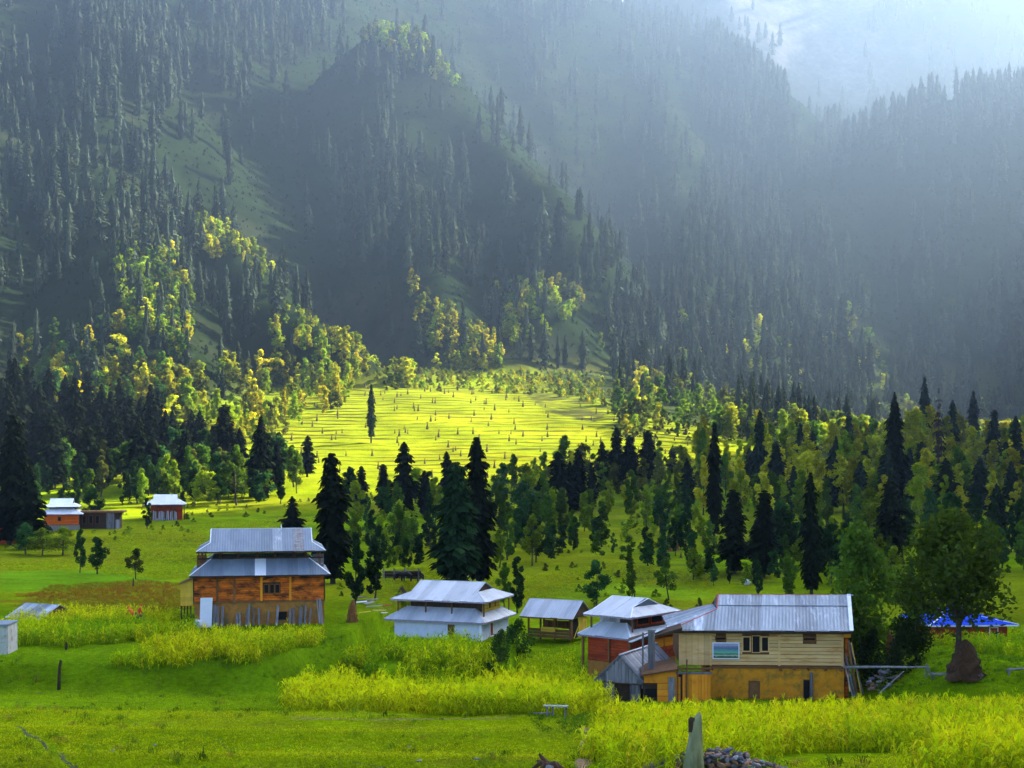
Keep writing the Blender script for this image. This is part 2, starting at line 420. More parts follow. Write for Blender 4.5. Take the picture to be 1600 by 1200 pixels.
def conifer(seed, whorls, nb, spr, width=.13, pw=.75, base=.10, mat=None, ragged=.35, droop=.35, core=.5, nq=2):
    """unit-height conifer: crown of drooping sprays round a dense core"""
    g = np.random.default_rng(seed); Q = []; V = []
    def rad(t):
        tt = (t-base)/(1-base)
        return width*(np.clip(1-tt, 0, 1)**pw)*(.50+.50*min(1, tt*3.2))*(1+.16*math.sin(tt*17+seed)+.10*math.sin(tt*41+2*seed))
    for i in range(whorls):
        t = base+(1-base)*(i+.5*g.random())/whorls
        if g.random() < ragged*.18: continue
        R = rad(t); a0 = g.random()*6.28
        for k in range(nb):
            a = a0+6.283*k/nb+g.normal(0, .25); L = R*g.uniform(1-ragged, 1+ragged*.7)
            ca, sa = math.cos(a), math.sin(a)
            for j in range(spr):
                f = (j+.75)/spr; r0 = L*f*.55; r1 = L*(f+.10)
                z0 = t+ .012 - droop*r0*.4; z1 = t-droop*r1+g.normal(0, .004)
                for m in range(nq):
                    w = (R*(.62/spr if spr > 2 else .26)+.005)*g.uniform(.7, 1.3); tw = g.normal(0, .7)+(0 if m else 1.2)
                    px, py = -sa*w*math.cos(tw), ca*w*math.cos(tw); pz = w*math.sin(tw)*.8
                    mx, my, mz = ca*(r0*.35+r1*.65), sa*(r0*.35+r1*.65), z0*.4+z1*.6
                    Q.append([(ca*r0, sa*r0, z0), (mx+px, my+py, mz+pz), (ca*r1, sa*r1, z1-.006), (mx-px, my-py, mz-pz)])
                    V.append(g.random())
    n = 7; lv = 9
    if core:
        for i in range(lv):
            t0 = base+(1-base)*i/lv; t1 = base+(1-base)*(i+1)/lv*1.0
            r0 = rad(t0)*core; r1 = rad(min(t1, .995))*core*.85
            for k in range(n):
                a, b = 6.283*k/n+i, 6.283*(k+1)/n+i; j0, j1 = g.uniform(.8, 1.2, 2)
                Q.append([(math.cos(a)*r0*j0, math.sin(a)*r0*j0, t0), (math.cos(b)*r0*j1, math.sin(b)*r0*j1, t0),
                          (math.cos(b)*r1*j1, math.sin(b)*r1*j1, t1), (math.cos(a)*r1*j0, math.sin(a)*r1*j0, t1)]); V.append(g.random()*.5)
    for k in range(3):   # leader
        a = k*1.05; w = .006
        Q.append([(0, 0, .955), (math.cos(a)*w, math.sin(a)*w, .975), (0, 0, 1.0), (-math.cos(a)*w, -math.sin(a)*w, .975)]); V.append(.5)
    return quads_mesh('conifer_crown', Q, mat, V)

def conifer_trunk(r=.012, top=.9, mat=None):
    return MB().tube([(0,0,-.04),(0,0,.02),(0,0,.15),(0,0,.5),(0,0,top)], [r*1.7, r*1.25, r, r*.6, r*.15], 7).mesh('trunk', mat or M_BARK, True)

def broadleaf(seed, clumps, leaves, wid=.30, base=.28, size=.045, mat=None, shape=1.0, spread=.5):
    """unit-height broadleaf crown: leaf faces in uneven clumps; also returns limb ends"""
    g = np.random.default_rng(seed); ends = []; Q = []; V = []
    for c in range(clumps):
        t = (c+g.random())/clumps; z = base+.10+(1-base-.16)*t
        R = wid*math.sin(math.pi*min(.97, max(.12, (.16+.8*t)**shape)))
        a = g.random()*6.283; r = R*math.sqrt(g.random())*.85
        cx, cy = r*math.cos(a), r*math.sin(a); cr = wid*g.uniform(.30, .52)*(1-.35*t); ends.append((cx, cy, z-.02)); tone = g.uniform(-.25, .25)
        P = g.normal(0, 1, (leaves, 3)); P /= np.linalg.norm(P, axis=1)[:, None]; P *= (g.random((leaves, 1))**.45)*cr
        P[:, 2] *= 1.05; P += (cx, cy, z)
        A = g.normal(0, 1, (leaves, 3)); A[:, 2] *= .7; A /= np.linalg.norm(A, axis=1)[:, None]
        B = np.cross(A, g.normal(0, 1, (leaves, 3))); B /= np.linalg.norm(B, axis=1)[:, None]+1e-6
        s = size*g.uniform(.6, 1.25, (leaves, 1)); A = A*s; B = B*s*spread
        Q.append(np.stack([P-A, P+B-A*.1, P+A, P-B-A*.1], 1)); V.append(np.clip(g.random(leaves)*.6+.2+tone, 0, 1))
    return quads_mesh('leaf_crown', np.concatenate(Q), mat, np.concatenate(V)), ends

def branch_trunk(ends, base, r=.018, n=10, seed=0, mat=None):
    g = random.Random(seed); mb = MB(); b = (g.uniform(-.02, .02), g.uniform(-.02, .02))
    mb.tube([(0,0,-.05),(0,0,.03),(b[0],b[1],base),(b[0]*1.6,b[1]*1.4,base+.25),(b[0],b[1],.82)], [r*1.6, r*1.1, r*.85, r*.55, r*.12], 7)
    for e in ends[:n]:
        z0 = min(base+.05+g.random()*.2, e[2]-.05); s = (b[0]*1.2, b[1]*1.2, max(z0, base*.8)); m = ((s[0]+e[0])/2, (s[1]+e[1])/2, (s[2]+e[2])/2-.02)
        mb.tube([s, m, e], [r*.45, r*.3, r*.1], 5, False)
    return mb.mesh('trunk', mat or M_BARK, True)

N_CON = 6
CON_NEAR = [conifer(100+i, 50, 9, 4, width=[.115,.135,.15,.10,.125,.17][i], pw=[.45,.5,.62,.45,.38,.65][i], base=[.08,.1,.06,.12,.05,.04][i], mat=M_NEEDLE) for i in range(N_CON)]
CON_TRUNK = conifer_trunk(); CON_TRUNK_RED = conifer_trunk(.016, .9, M_BARK_RED)
CON_BARE = conifer(131, 26, 5, 2, width=.10, pw=.8, base=.22, mat=M_NEEDLE, ragged=.75, core=0)
CON_MID = [conifer(200+i, 24, 7, 2, width=[.15,.135,.17,.155][i], pw=[.6,.52,.7,.5][i], base=.06, mat=M_NEEDLE) for i in range(4)]
CON_FAR = [conifer(300+i, 15, 5, 2, width=[.18,.155,.20,.185][i], pw=[.55,.5,.62,.48][i], base=.04, mat=M_NEEDLE_I, nq=1, core=.62) for i in range(4)]
BRO_NEAR, BRO_TR = [], []
for i in range(8):
    m, e = broadleaf(400+i, [18,20,16,17,20,15,18,13][i], 130, wid=[.20,.17,.28,.24,.15,.33,.22,.26][i], base=[.08,.06,.12,.14,.03,.12,.10,.20][i], size=.031, mat=M_LEAF)
    BRO_NEAR.append(m); BRO_TR.append(branch_trunk(e, [.14,.12,.18,.2,.10,.18,.16,.26][i], .016, 8, i))
BRO_FAR = [broadleaf(450+i, 12, 55, wid=[.28,.22,.34,.19][i], base=.08, size=.05, mat=M_LEAF_I)[0] for i in range(4)]
BUSH = [broadleaf(470+i, 9, 44, wid=.5, base=-.08, size=.085, mat=M_LEAF_I, shape=.7)[0] for i in range(3)]

PAL = {'green': (.065, .125, .010), 'blue': (.030, .082, .022), 'lime': (.17, .24, .008), 'gold': (.35, .33, .010), 'yellow': (.32, .32, .010), 'dark': (.018, .045, .012), 'olive': (.085, .10, .018), 'orange': (.36, .17, .02)}
def tint(names, g=rnd):
    c = PAL[g.choice(names)]; k = g.uniform(.6, 1.45); return (c[0]*k*g.uniform(.9, 1.1), c[1]*k, c[2]*k, 1)

CON_ITEMS, BRO_ITEMS = [], []     # (pos, height, width factor, tint, mesh choice, name, label, group)

# --- conifers one can pick out on the valley floor: base pixel, top pixel, width in pixels, variant
K = (.008, .013, .004)
def con_px(px, pb, pt, w, v, label, group=None, tint_=None, bare=False, red=False, name='conifer_tree'):
    p = G(px, pb); h = (pb-pt)/FPX*p.y; wm = w/FPX*p.y
    c = tint_ or K; k = rnd.uniform(.8, 1.3)
    CON_ITEMS.append(dict(p=p, h=h, w=wm, c=(c[0]*k, c[1]*k, c[2]*k, 1), v=v, label=label, group=group, bare=bare, red=red, rank=1e9, name=name))
con_px(520, 912, 708, 64, 4, 'tall near-black conifer right behind the two-roofed log house')
con_px(458, 862, 775, 60, 5, 'low broad black conifer just above the log house roof ridge')
con_px(713, 930, 722, 80, 4, 'bushy dark green conifer rising behind the white house roof', tint_=(.014, .036, .010))
con_px(750, 922, 683, 66, 0, 'tallest black conifer standing behind the white house')
con_px(632, 820, 690, 44, 1, 'tall dark conifer with reddish trunk foot, left of the bushy one behind the white house', red=True)
con_px(580, 692, 600, 20, 3, 'lone slim dark conifer standing in the sunlit terraced field', tint_=(.03, .05, .015))
con_px(1116, 855, 660, 36, 3, 'tall slender conifer at the right end of the sunlit terraces')
con_px(1148, 896, 765, 50, 4, 'left of two stout black conifers above the long metal roof')
con_px(1193, 902, 766, 48, 4, 'right of two stout black conifers above the long metal roof')
con_px(1268, 935, 738, 40, 0, 'narrow black conifer above the right half of the long metal roof')
con_px(1398, 800, 612, 40, 2, 'tall pointed dark conifer rising above the trees right of the long metal roof')
con_px(1466, 760, 605, 34, 3, 'half-bare reddish conifer against the hazy slope at right', bare=True, tint_=(.05, .035, .025))
con_px(14, 852, 648, 66, 4, 'tall black conifer at the left edge beside the orange house')
con_px(46, 858, 728, 50, 5, 'broad black conifer covering the left end of the orange house')
con_px(406, 782, 648, 40, 2, 'dark pointed conifer at the left end of the sunlit terraces')
con_px(352, 742, 632, 46, 4, 'thick dark conifer standing left of the sunlit terraces')
con_px(1480, 812, 715, 58, 5, 'round-topped black conifer behind the broadleaf trees on the right')
con_px(1394, 880, 752, 56, 4, 'dark conifer showing above the rounded tree beside the long roof')
GM = 'dark conifers standing among the valley trees'
LM = 'dark conifer among the trees between the village and the terraces'
for (a, b, c, d) in [(600,805,725,28),(565,795,728,36),(662,808,735,36),(700,806,705,30),(480,745,680,28),(434,765,690,24),
        (872,802,705,48),(905,797,703,34),(890,800,720,34),(962,765,668,36),(985,770,680,34),(1010,770,672,36),(1050,740,695,22),(925,800,722,28),(940,772,690,26),(545,800,740,30),(845,812,745,32),(1075,790,715,28)]:
    con_px(a, b, c, d, rnd.randrange(5), LM, GM)
for (a, b, c, d) in [(313,727,640,34),(285,737,660,38),(236,727,600,38),(257,732,640,34),(120,745,590,48),(80,765,640,52),(200,712,618,36),
        (160,710,600,42),(216,765,650,46),(140,770,665,48),(180,745,640,40),(60,720,600,42),(30,730,560,44),(100,700,585,36),(10,760,600,48),(330,735,665,30),(375,748,668,30),(20,700,560,44),(45,690,570,40),(75,705,575,42),(108,720,600,40),(135,700,580,36),(172,722,610,38),(190,700,590,34),(222,712,620,34),(246,700,610,30),(270,722,640,34),(300,712,640,30),(5,720,590,46),(60,745,640,48),(95,752,650,44),(150,742,640,42),(290,758,672,36),(240,770,680,38)]:
    con_px(a, b, c, d, rnd.randrange(5), 'dark conifer in the row behind the far houses at left', 'conifers behind the far houses')
for (a, b, c, d) in [(1385,815,700,46),(1440,780,690,36),(1505,780,710,38),(1325,735,650,26),(1270,735,675,26),(1250,745,660,18),(1520,715,610,28),(1445,715,588,28),
        (1590,775,650,32),(1185,775,640,22),(1570,760,690,30),(1350,745,690,26),(1550,740,640,26),(1488,730,625,26),(1215,790,690,32),(1300,800,700,34),(1345,820,720,36),(1530,800,715,38),(1420,790,700,34),(1240,810,728,32),(1580,800,720,36),(1560,840,755,40),(1170,770,700,26),(1310,760,680,26)]:
    con_px(a, b, c, d, rnd.randrange(5), 'conifer among the golden trees on the right valley side', 'conifers on the right valley side', tint_=(.018, .03, .016))

# --- broadleaf trees: those one can pick out, then the groves
def bro_px(px, pb, pt, wf, v, pal, label, group=None, lean=0):
    p = G(px, pb); h = (pb-pt)/FPX*p.y
    BRO_ITEMS.append(dict(p=p, h=h, w=wf, c=tint(pal), v=v, label=label, group=group, rank=1e9, lean=lean))
bro_px(555, 948, 826, .8, 1, ['dark'], 'slim dark green tree right of the log house, nearer the black conifer')
bro_px(586, 938, 848, 1.0, 0, ['dark'], 'dark green tree between the log house and the debris heap')
bro_px(808, 958, 866, .9, 4, ['dark', 'blue'], 'narrow leafy tree just right of the white house ridge')
bro_px(788, 950, 878, .8, 6, ['green'], 'thin open-branched tree touching the narrow tree beside the white house')
bro_px(932, 950, 874, 1.15, 3, ['blue'], 'rounded dark tree above the open timber shed')
bro_px(987, 938, 880, .9, 0, ['green'], 'small slim tree above the red-walled house ridge')
bro_px(1045, 938, 868, 1.0, 7, ['green'], 'small leaning tree on the lawn between the red-walled house and the long roof', lean=.12)
bro_px(1232, 940, 862, 1.1, 0, ['green', 'blue'], 'leafy green tree just above the long metal roof')
bro_px(1186, 932, 872, .8, 4, ['blue'], 'slim tree right of the white boulder')
bro_px(1115, 915, 880, .9, 2, ['blue'], 'short bushy tree left of the white boulder')
bro_px(1140, 912, 870, .8, 4, ['dark'], 'dark slim small tree beside the white boulder')
bro_px(125, 895, 826, .7, 6, ['blue'], 'thin tree in the meadow below the orange house')
bro_px(152, 897, 838, 1.25, 3, ['dark'], 'round dark tree in the left meadow')
bro_px(212, 905, 856, 1.2, 7, ['olive'], 'pale airy sapling alone in the left meadow')
bro_px(66, 868, 826, 1.8, 5, ['lime'], 'bright green bush below the orange house')
bro_px(98, 868, 824, 2.0, 5, ['lime'], 'rightmost bright green bush below the orange house')
bro_px(40, 866, 818, 1.5, 5, ['blue'], 'blue-green bush at the foot of the broad black conifer')
bro_px(230, 826, 776, 1.0, 4, ['dark'], 'dark narrow tree hiding the left corner of the plank-fronted far hut')
bro_px(146, 822, 762, 1.2, 3, ['dark'], 'dark tree in front of the low brown shed')
GROVES = [
 ([(20,800),(200,790),(230,775),(420,772),(450,790),(300,792),(60,800)], 36, (48, 78), ['green','blue','dark','lime'], 'green broadleaf tree among those behind the far houses', 'broadleaf trees behind the far houses'),
 ([(60,745),(460,735),(470,778),(60,780)], 60, (45, 72), ['green','blue','dark','green','olive'], 'green broadleaf tree among those behind the far houses', 'broadleaf trees behind the far houses'),
 ([(540,800),(800,800),(1100,800),(1110,872),(960,878),(830,895),(560,895)], 100, (40, 84), ['green','blue','lime','dark','green','lime'], 'slim green tree in the grove behind the village houses', 'trees of the grove behind the village'),
 ([(800,745),(1100,742),(1100,800),(800,795)], 60, (40, 66), ['olive','green','lime','yellow'], 'slim green tree in the grove behind the village houses', 'trees of the grove behind the village'),
 ([(1090,725),(1600,715),(1600,830),(1100,820)], 135, (50, 92), ['yellow','lime','gold','gold','yellow','lime','green'], 'tree tinted sunlit gold-green, in the wood on the right valley side', 'golden trees on the right valley side'),  # yellow and gold leaf tints stand in for sunlight on these trees
 ([(1210,832),(1600,832),(1600,935),(1380,930),(1210,900)], 62, (55, 95), ['green','blue','dark','lime'], 'green tree in the wood above the blue roof', 'trees above the blue roof'),
 ([(250,610),(420,590),(560,600),(540,640),(420,700),(260,700)], 110, (30, 60), ['gold','yellow','lime','olive','lime','yellow'], 'golden autumn tree beside the upper left of the terraces', 'golden trees beside the terraces'),
 ([(970,862),(1300,862),(1300,930),(1110,918),(970,898)], 34, (38, 74), ['green','blue','lime','dark'], 'slim green tree in the grove behind the village houses', 'trees of the grove behind the village'),
 ([(600,868),(680,868),(680,895),(600,900)], 8, (34, 60), ['green','lime','dark'], 'slim green tree in the grove behind the village houses', 'trees of the grove behind the village'),
 ([(60,600),(260,600),(260,700),(60,700)], 70, (35, 60), ['olive','green','gold','blue'], 'golden autumn tree beside the upper left of the terraces', 'golden trees beside the terraces'),
]
for poly, n, (h0, h1), pal, label, group in GROVES:
    xs = [p[0] for p in poly]; ys = [p[1] for p in poly]; k = 0; used = []
    while k < n:
        px, py = rnd.uniform(min(xs), max(xs)), rnd.uniform(min(ys), max(ys))
        if not inpoly(np.array([px]), np.array([py]), poly)[0]: continue
        if any(abs(px-a)+2*abs(py-b) < 7 for a, b in used) and rnd.random() < .8: continue
        used.append((px, py)); p = G(px, py); hp = rnd.uniform(h0, h1)*(.85+.3*rnd.random())
        BRO_ITEMS.append(dict(p=p, h=hp/FPX*p.y, w=rnd.uniform(.75, 1.25), c=tint(pal), v=rnd.choice([0,1,4,4,6,2,3,7]), label=label, group=group, rank=hp, lean=rnd.uniform(-.06, .06))); k += 1

# --- mountain forest, by the stands seen on each slope
CZ = [([(850,380),(970,400),(960,610),(810,590)], .75), ([(0,-300),(560,-300),(545,60),(440,115),(400,195),(330,120),(265,180),(270,300),(280,340),(292,430),(300,600),(0,660)], 1.0),
 ([(285,345),(350,420),(430,450),(480,500),(500,560),(420,565),(350,545),(300,520)], .9),
 ([(575,80),(660,80),(700,130),(790,240),(860,320),(900,400),(890,480),(830,470),(780,470),(690,430),(640,420),(600,440),(480,420),(460,330),(500,200),(560,130)], .85),
 ([(960,640),(1400,640),(1400,715),(1000,705)], .28),
 ([(960,-60),(1100,40),(1170,95),(1230,150),(1265,270),(1310,420),(1350,550),(1385,660),(1300,700),(1150,690),(1060,680),(930,645),(920,540),(990,470),(1070,460),(1070,380),(1100,260),(1180,230),(1050,200),(960,100)], 1.0),
 ([(1290,190),(1450,140),(1620,90),(1620,210),(1450,215),(1300,270)], .9),
 ([(790,-200),(980,-200),(900,80),(820,165)], .8),
 ([(1390,590),(1620,400),(1620,740),(1370,720)], .9),
 ([(960,100),(1050,200),(1180,230),(1100,260),(1000,330),(900,200)], .14),
 ([(1270,300),(1620,220),(1620,430),(1390,600)], .16)]
BZ = [([(185,415),(292,390),(300,535),(185,550)], 1.1, ['yellow','lime','lime','green']), ([(640,450),(720,500),(790,560),(770,600),(700,590),(650,520)], .9, ['olive','lime','yellow','gold']),
 ([(760,455),(890,440),(905,480),(860,545),(790,545)], .9, ['lime','yellow','olive','lime']), ([(420,510),(560,555),(600,600),(430,620)], .9, ['gold','yellow','lime','lime']),
 ([(280,340),(350,360),(430,440),(400,450),(330,410)], .9, ['lime','olive','yellow']), ([(555,60),(640,40),(720,140),(680,140),(600,90)], .9, ['olive','lime']),
 ([(930,520),(1350,490),(1420,710),(960,700)], .34, ['lime','green','yellow','olive']), ([(20,540),(300,520),(300,660),(20,660)], .4, ['olive','green','gold','green']),
 ([(700,580),(800,590),(850,640),(640,640),(560,600)], .55, ['yellow','lime','olive']), ([(1100,650),(1600,640),(1600,720),(1100,720)], .5, ['lime','olive','green','yellow'])]
N = 78000
sy = np.sqrt(rng.uniform(430**2, 2300**2, N)); sx = rng.uniform(-.52, .52, N)*sy + rng.uniform(-10, 10, N); sz = H(sx, sy)
spx = CX+sx/sy*FPX; spy = HY-(sz-CAMZ)/sy*FPX
onm = ((mountain(sx, sy)-prof(sy)) > 0) | ((spx > 960) & (sy > 470))
grp = fbm(sx, sy, 45, 3, 91)
dens = np.where(spx < 1300, .13, .16)
for poly, d in CZ: dens = np.where(inpoly(np.clip(spx, 2, 1598), spy, poly), np.maximum(dens, d), dens)
dens = dens*np.clip(.7+2.1*grp, .06, 1.35)
area_k = np.clip((sy/1000)**0, 0, 1)
pick = (rng.random(N) < dens*.36) & onm & (spy < 705) & ~((spx > 1375) & (sy < 800)) & ~((spx < 1150) & (spx > 560) & (spy > 636))
for i in np.nonzero(pick)[0]:
    h = rng.uniform(19, 36)*(.72 if rng.random() < .3 else 1)*(.55+.45*float(sst(480, 950, sy[i])))
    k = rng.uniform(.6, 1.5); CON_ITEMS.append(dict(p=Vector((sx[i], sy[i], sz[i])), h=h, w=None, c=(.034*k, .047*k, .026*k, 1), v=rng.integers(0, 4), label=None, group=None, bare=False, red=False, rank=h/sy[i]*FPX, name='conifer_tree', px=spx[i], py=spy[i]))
N = 52000
by = np.sqrt(rng.uniform(430**2, 1700**2, N)); bx = rng.uniform(-.52, .52, N)*by; bz = H(bx, by)
bpx = CX+bx/by*FPX; bpy_ = HY-(bz-CAMZ)/by*FPX; bm = ((mountain(bx, by)-prof(by)) > -6) | ((bpx > 960) & (by > 470))
BUSHES = []
for poly, d, pal in BZ:
    ins = inpoly(np.clip(bpx, 2, 1598), bpy_, poly) & (rng.random(N) < d*.75) & bm
    for i in np.nonzero(ins)[0]:
        h = rng.uniform(6, 13); BRO_ITEMS.append(dict(p=Vector((bx[i], by[i], bz[i])), h=h, w=rng.uniform(.9, 1.4), c=tint(pal), v=rng.integers(0, 8), label=None, group=None, rank=h/by[i]*FPX, lean=0, px=bpx[i], py=bpy_[i]))
sc = (rng.random(N) < .8) & bm
for i in np.nonzero(sc)[0]:
    k = rng.uniform(.8, 1.25); BUSHES.append(((bx[i], by[i], bz[i]-.3), rng.uniform(.8, 2.2), (.018*k, .030*k, .010*k, 1)))

# --- the 300 largest of each are things, the rest one mass
def split(items, n):
    items.sort(key=lambda d: -d['rank']); return items[:n], items[n:]
con_near, con_rest = split(CON_ITEMS, 300)
bro_near, bro_rest = split(BRO_ITEMS, 300)
def colour_word(c):
    r, g, b_ = c[:3]
    if r > .30 and r > g*1.08: return 'golden'
    if r > .22: return 'yellow'
    if r > .12: return 'lime-green'
    if b_ > .018 and g > .05: return 'blue-green'
    if g < .06: return 'dark green'
    return 'olive' if r > .8*g else 'green'
def zone_label(px, kind):
    z = 'left mountain' if px < 330 else ('middle spur' if px < 905 else 'right mountain')
    return (f'{kind} on the lower slope of the {z}', f'{kind}s on the lower {z}')
PLACE = {GM: 'among the trees between village and terraces', 'conifers behind the far houses': 'in the row behind the far houses', 'conifers on the right valley side': 'on the right valley side',
 'broadleaf trees behind the far houses': 'behind the far houses', 'trees of the grove behind the village': 'in the grove behind the village', 'golden trees on the right valley side': 'in the wood on the right valley side',
 'trees above the blue roof': 'in the wood above the blue roof', 'golden trees beside the terraces': 'beside the upper left of the terraces'}
def pxof(d): return CX+d['p'].x/d['p'].y*FPX
def finish_labels(items, kind):
    by = {}
    for d in items:
        if d['label'] is None:
            _, grp_ = zone_label(d['px'], kind); d['group'] = grp_; d['label'] = ''
        if d['group']: by.setdefault(d['group'], []).append(d)
    for grp_, ds in by.items():
        ds.sort(key=pxof); hs_ = sorted(d['h']/d['p'].y for d in ds); lo, hi = hs_[len(hs_)//3], hs_[2*len(hs_)//3]
        place = PLACE.get(grp_) or ('on the lower ' + grp_.split('lower ')[1])
        for i, d in enumerate(ds):
            q = d['h']/d['p'].y; size = 'short' if q < lo else ('tall' if q > hi else 'medium-high')
            nm_ = 'dark conifer' if kind.endswith('conifer') else colour_word(d['c'])+' broadleaf tree'
            d['label'] = '%s %s, %s from the left %s' % (size, nm_, nth(i+1), place)
finish_labels(con_near, 'hazy dark conifer'); finish_labels(bro_near, 'bright broadleaf tree')
for d in con_near:
    if d['label'] is None: d['label'], d['group'] = zone_label(d['px'], 'hazy dark conifer')
    t = thing(d['name'], d['label'], 'tree', d['p'], 0, d['group']); t.rotation_euler = (rnd.gauss(0, .018), rnd.gauss(0, .018), rnd.random()*6.28)
    s = d['h']; me = CON_BARE if d['bare'] else (CON_NEAR[d['v'] % N_CON] if d['w'] else CON_MID[d['v'] % 4])
    if d['w']:
        wf = d['w']/s/(2*.115); wf = min(max(wf, .8), 1.9)
    else: wf = rnd.uniform(.8, 1.15)
    link('trunk', CON_TRUNK_RED if (d['red'] or d['bare']) else CON_TRUNK, t, scale=(s*wf, s*wf, s))
    link('crown', me, t, scale=(s*wf, s*wf, s), color=d['c'])
for d in bro_near:
    if d['label'] is None:
        a, b = zone_label(d['px'], 'bright broadleaf tree'); d['label'], d['group'] = a, b
    t = thing('broadleaf_tree', d['label'], 'tree', d['p'], rnd.random()*6.28, d['group'])
    t.rotation_euler = (d['lean'], d['lean']*.5, rnd.random()*6.28)
    s = d['h']; v = int(d['v']) % 8
    link('trunk', BRO_TR[v], t, scale=(s*d['w'], s*d['w'], s)); link('crown', BRO_NEAR[v], t, scale=(s*d['w'], s*d['w'], s), color=d['c'])

def scatter(name, meshes, pos, rot, scl, tnt, idx, label, cat, group=None):
    col_ = bpy.data.collections.new(name+'_source')
    for k, me in enumerate(meshes):
        o = bpy.data.objects.new('%s_kind_%02d' % (name, k), me); col_.objects.link(o)
    n = len(pos); me = bpy.data.meshes.new(name); me.vertices.add(n); me.vertices.foreach_set('co', np.asarray(pos, np.float32).ravel())
    for nm, typ, arr, key in (('rot', 'FLOAT_VECTOR', rot, 'vector'), ('scl', 'FLOAT_VECTOR', scl, 'vector'), ('tint', 'FLOAT_COLOR', tnt, 'color')):
        a = me.attributes.new(nm, typ, 'POINT'); a.data.foreach_set(key, np.asarray(arr, np.float32).ravel())
    a = me.attributes.new('idx', 'INT', 'POINT'); a.data.foreach_set('value', np.asarray(idx, np.int32))
    ng = bpy.data.node_groups.new(name+'_scatter', 'GeometryNodeTree')
    ng.interface.new_socket('Geometry', in_out='INPUT', socket_type='NodeSocketGeometry'); ng.interface.new_socket('Geometry', in_out='OUTPUT', socket_type='NodeSocketGeometry')
    gi = ng.nodes.new('NodeGroupInput'); go = ng.nodes.new('NodeGroupOutput'); ci = ng.nodes.new('GeometryNodeCollectionInfo'); ip = ng.nodes.new('GeometryNodeInstanceOnPoints')
    ci.inputs['Collection'].default_value = col_; ci.inputs['Separate Children'].default_value = True; ci.inputs['Reset Children'].default_value = True
    ip.inputs['Pick Instance'].default_value = True
    def na(nm, typ):
        x = ng.nodes.new('GeometryNodeInputNamedAttribute'); x.data_type = typ; x.inputs['Name'].default_value = nm; return x.outputs['Attribute']
    ng.links.new(gi.outputs[0], ip.inputs['Points']); ng.links.new(ci.outputs[0], ip.inputs['Instance'])
    ng.links.new(na('idx', 'INT'), ip.inputs['Instance Index']); ng.links.new(na('rot', 'FLOAT_VECTOR'), ip.inputs['Rotation']); ng.links.new(na('scl', 'FLOAT_VECTOR'), ip.inputs['Scale'])
    ng.links.new(ip.outputs[0], go.inputs[0])
    o = link(name, me); md = o.modifiers.new('scatter', 'NODES'); md.node_group = ng
    return setp(o, label, cat, group, 'stuff')

def scat_items(name, meshes, items, label, cat):
    n = len(items); pos = [tuple(d['p']) for d in items]
    rot = np.zeros((n, 3)); rot[:, 2] = rng.uniform(0, 6.28, n)
    s = np.array([d['h'] for d in items]); w = np.array([(d['w'] or 1.0) for d in items]) if cat != 'conifers' else rng.uniform(.8, 1.2, n)
    return scatter(name, meshes, pos, rot, np.stack([s*w, s*w, s], 1), [d['c'] for d in items], rng.integers(0, len(meshes), n), label, cat)
scat_items('conifer_forest', CON_FAR, con_rest, 'distant hazy conifer forest covering the mountain slopes', 'conifers')
scat_items('broadleaf_wood', BRO_FAR, bro_rest, 'distant yellow-green broadleaf wood in patches on the mountain slopes', 'wood')
nb = len(BUSHES); s = np.array([b[1] for b in BUSHES]); r = np.zeros((nb, 3)); r[:, 2] = rng.uniform(0, 6.28, nb)
scatter('mountain_scrub', BUSH, [b[0] for b in BUSHES], r, np.stack([s*1.3, s*1.3, s], 1), [b[2] for b in BUSHES], rng.integers(0, 3, nb), 'low grey-green scrub on the open mountain slopes', 'scrub')
print('CON', len(con_near), len(con_rest), 'BRO', len(bro_near), len(bro_rest), 'bush', nb)
# ------------------------------------------------------------------ crops and grass
def blades(seed, n, h, spread, wid, arch, mat, upright=.5, rad=.0):
    """arching leaf blades rising from one root"""
    g = np.random.default_rng(seed); Q = []; V = []
    for i in range(n):
        a = g.random()*6.283; r = rad*math.sqrt(g.random()); bx, by = r*math.cos(g.random()*6.28), r*math.sin(g.random()*6.28)
        hh = h*g.uniform(.55, 1.0); z0 = hh*g.uniform(0, upright); L = spread*g.uniform(.5, 1.1); w = wid*g.uniform(.6, 1.2)
        ca, sa = math.cos(a), math.sin(a); px, py = -sa*w, ca*w
        pts = [(0, z0), (L*.35, z0+(hh-z0)*.72), (L*.8, hh-(arch*L*.15)), (L*1.1, hh-arch*L*.7)]
        ws = [.5, 1.0, .7, .08]; v = g.random()
        for (p, q, wa, wb) in zip(pts[:-1], pts[1:], ws[:-1], ws[1:]):
            Q.append([(bx+ca*p[0]-px*wa, by+sa*p[0]-py*wa, p[1]), (bx+ca*p[0]+px*wa, by+sa*p[0]+py*wa, p[1]), (bx+ca*q[0]+px*wb, by+sa*q[0]+py*wb, q[1]), (bx+ca*q[0]-px*wb, by+sa*q[0]-py*wb, q[1])]); V.append(v)
    return quads_mesh('blades', Q, mat, V)
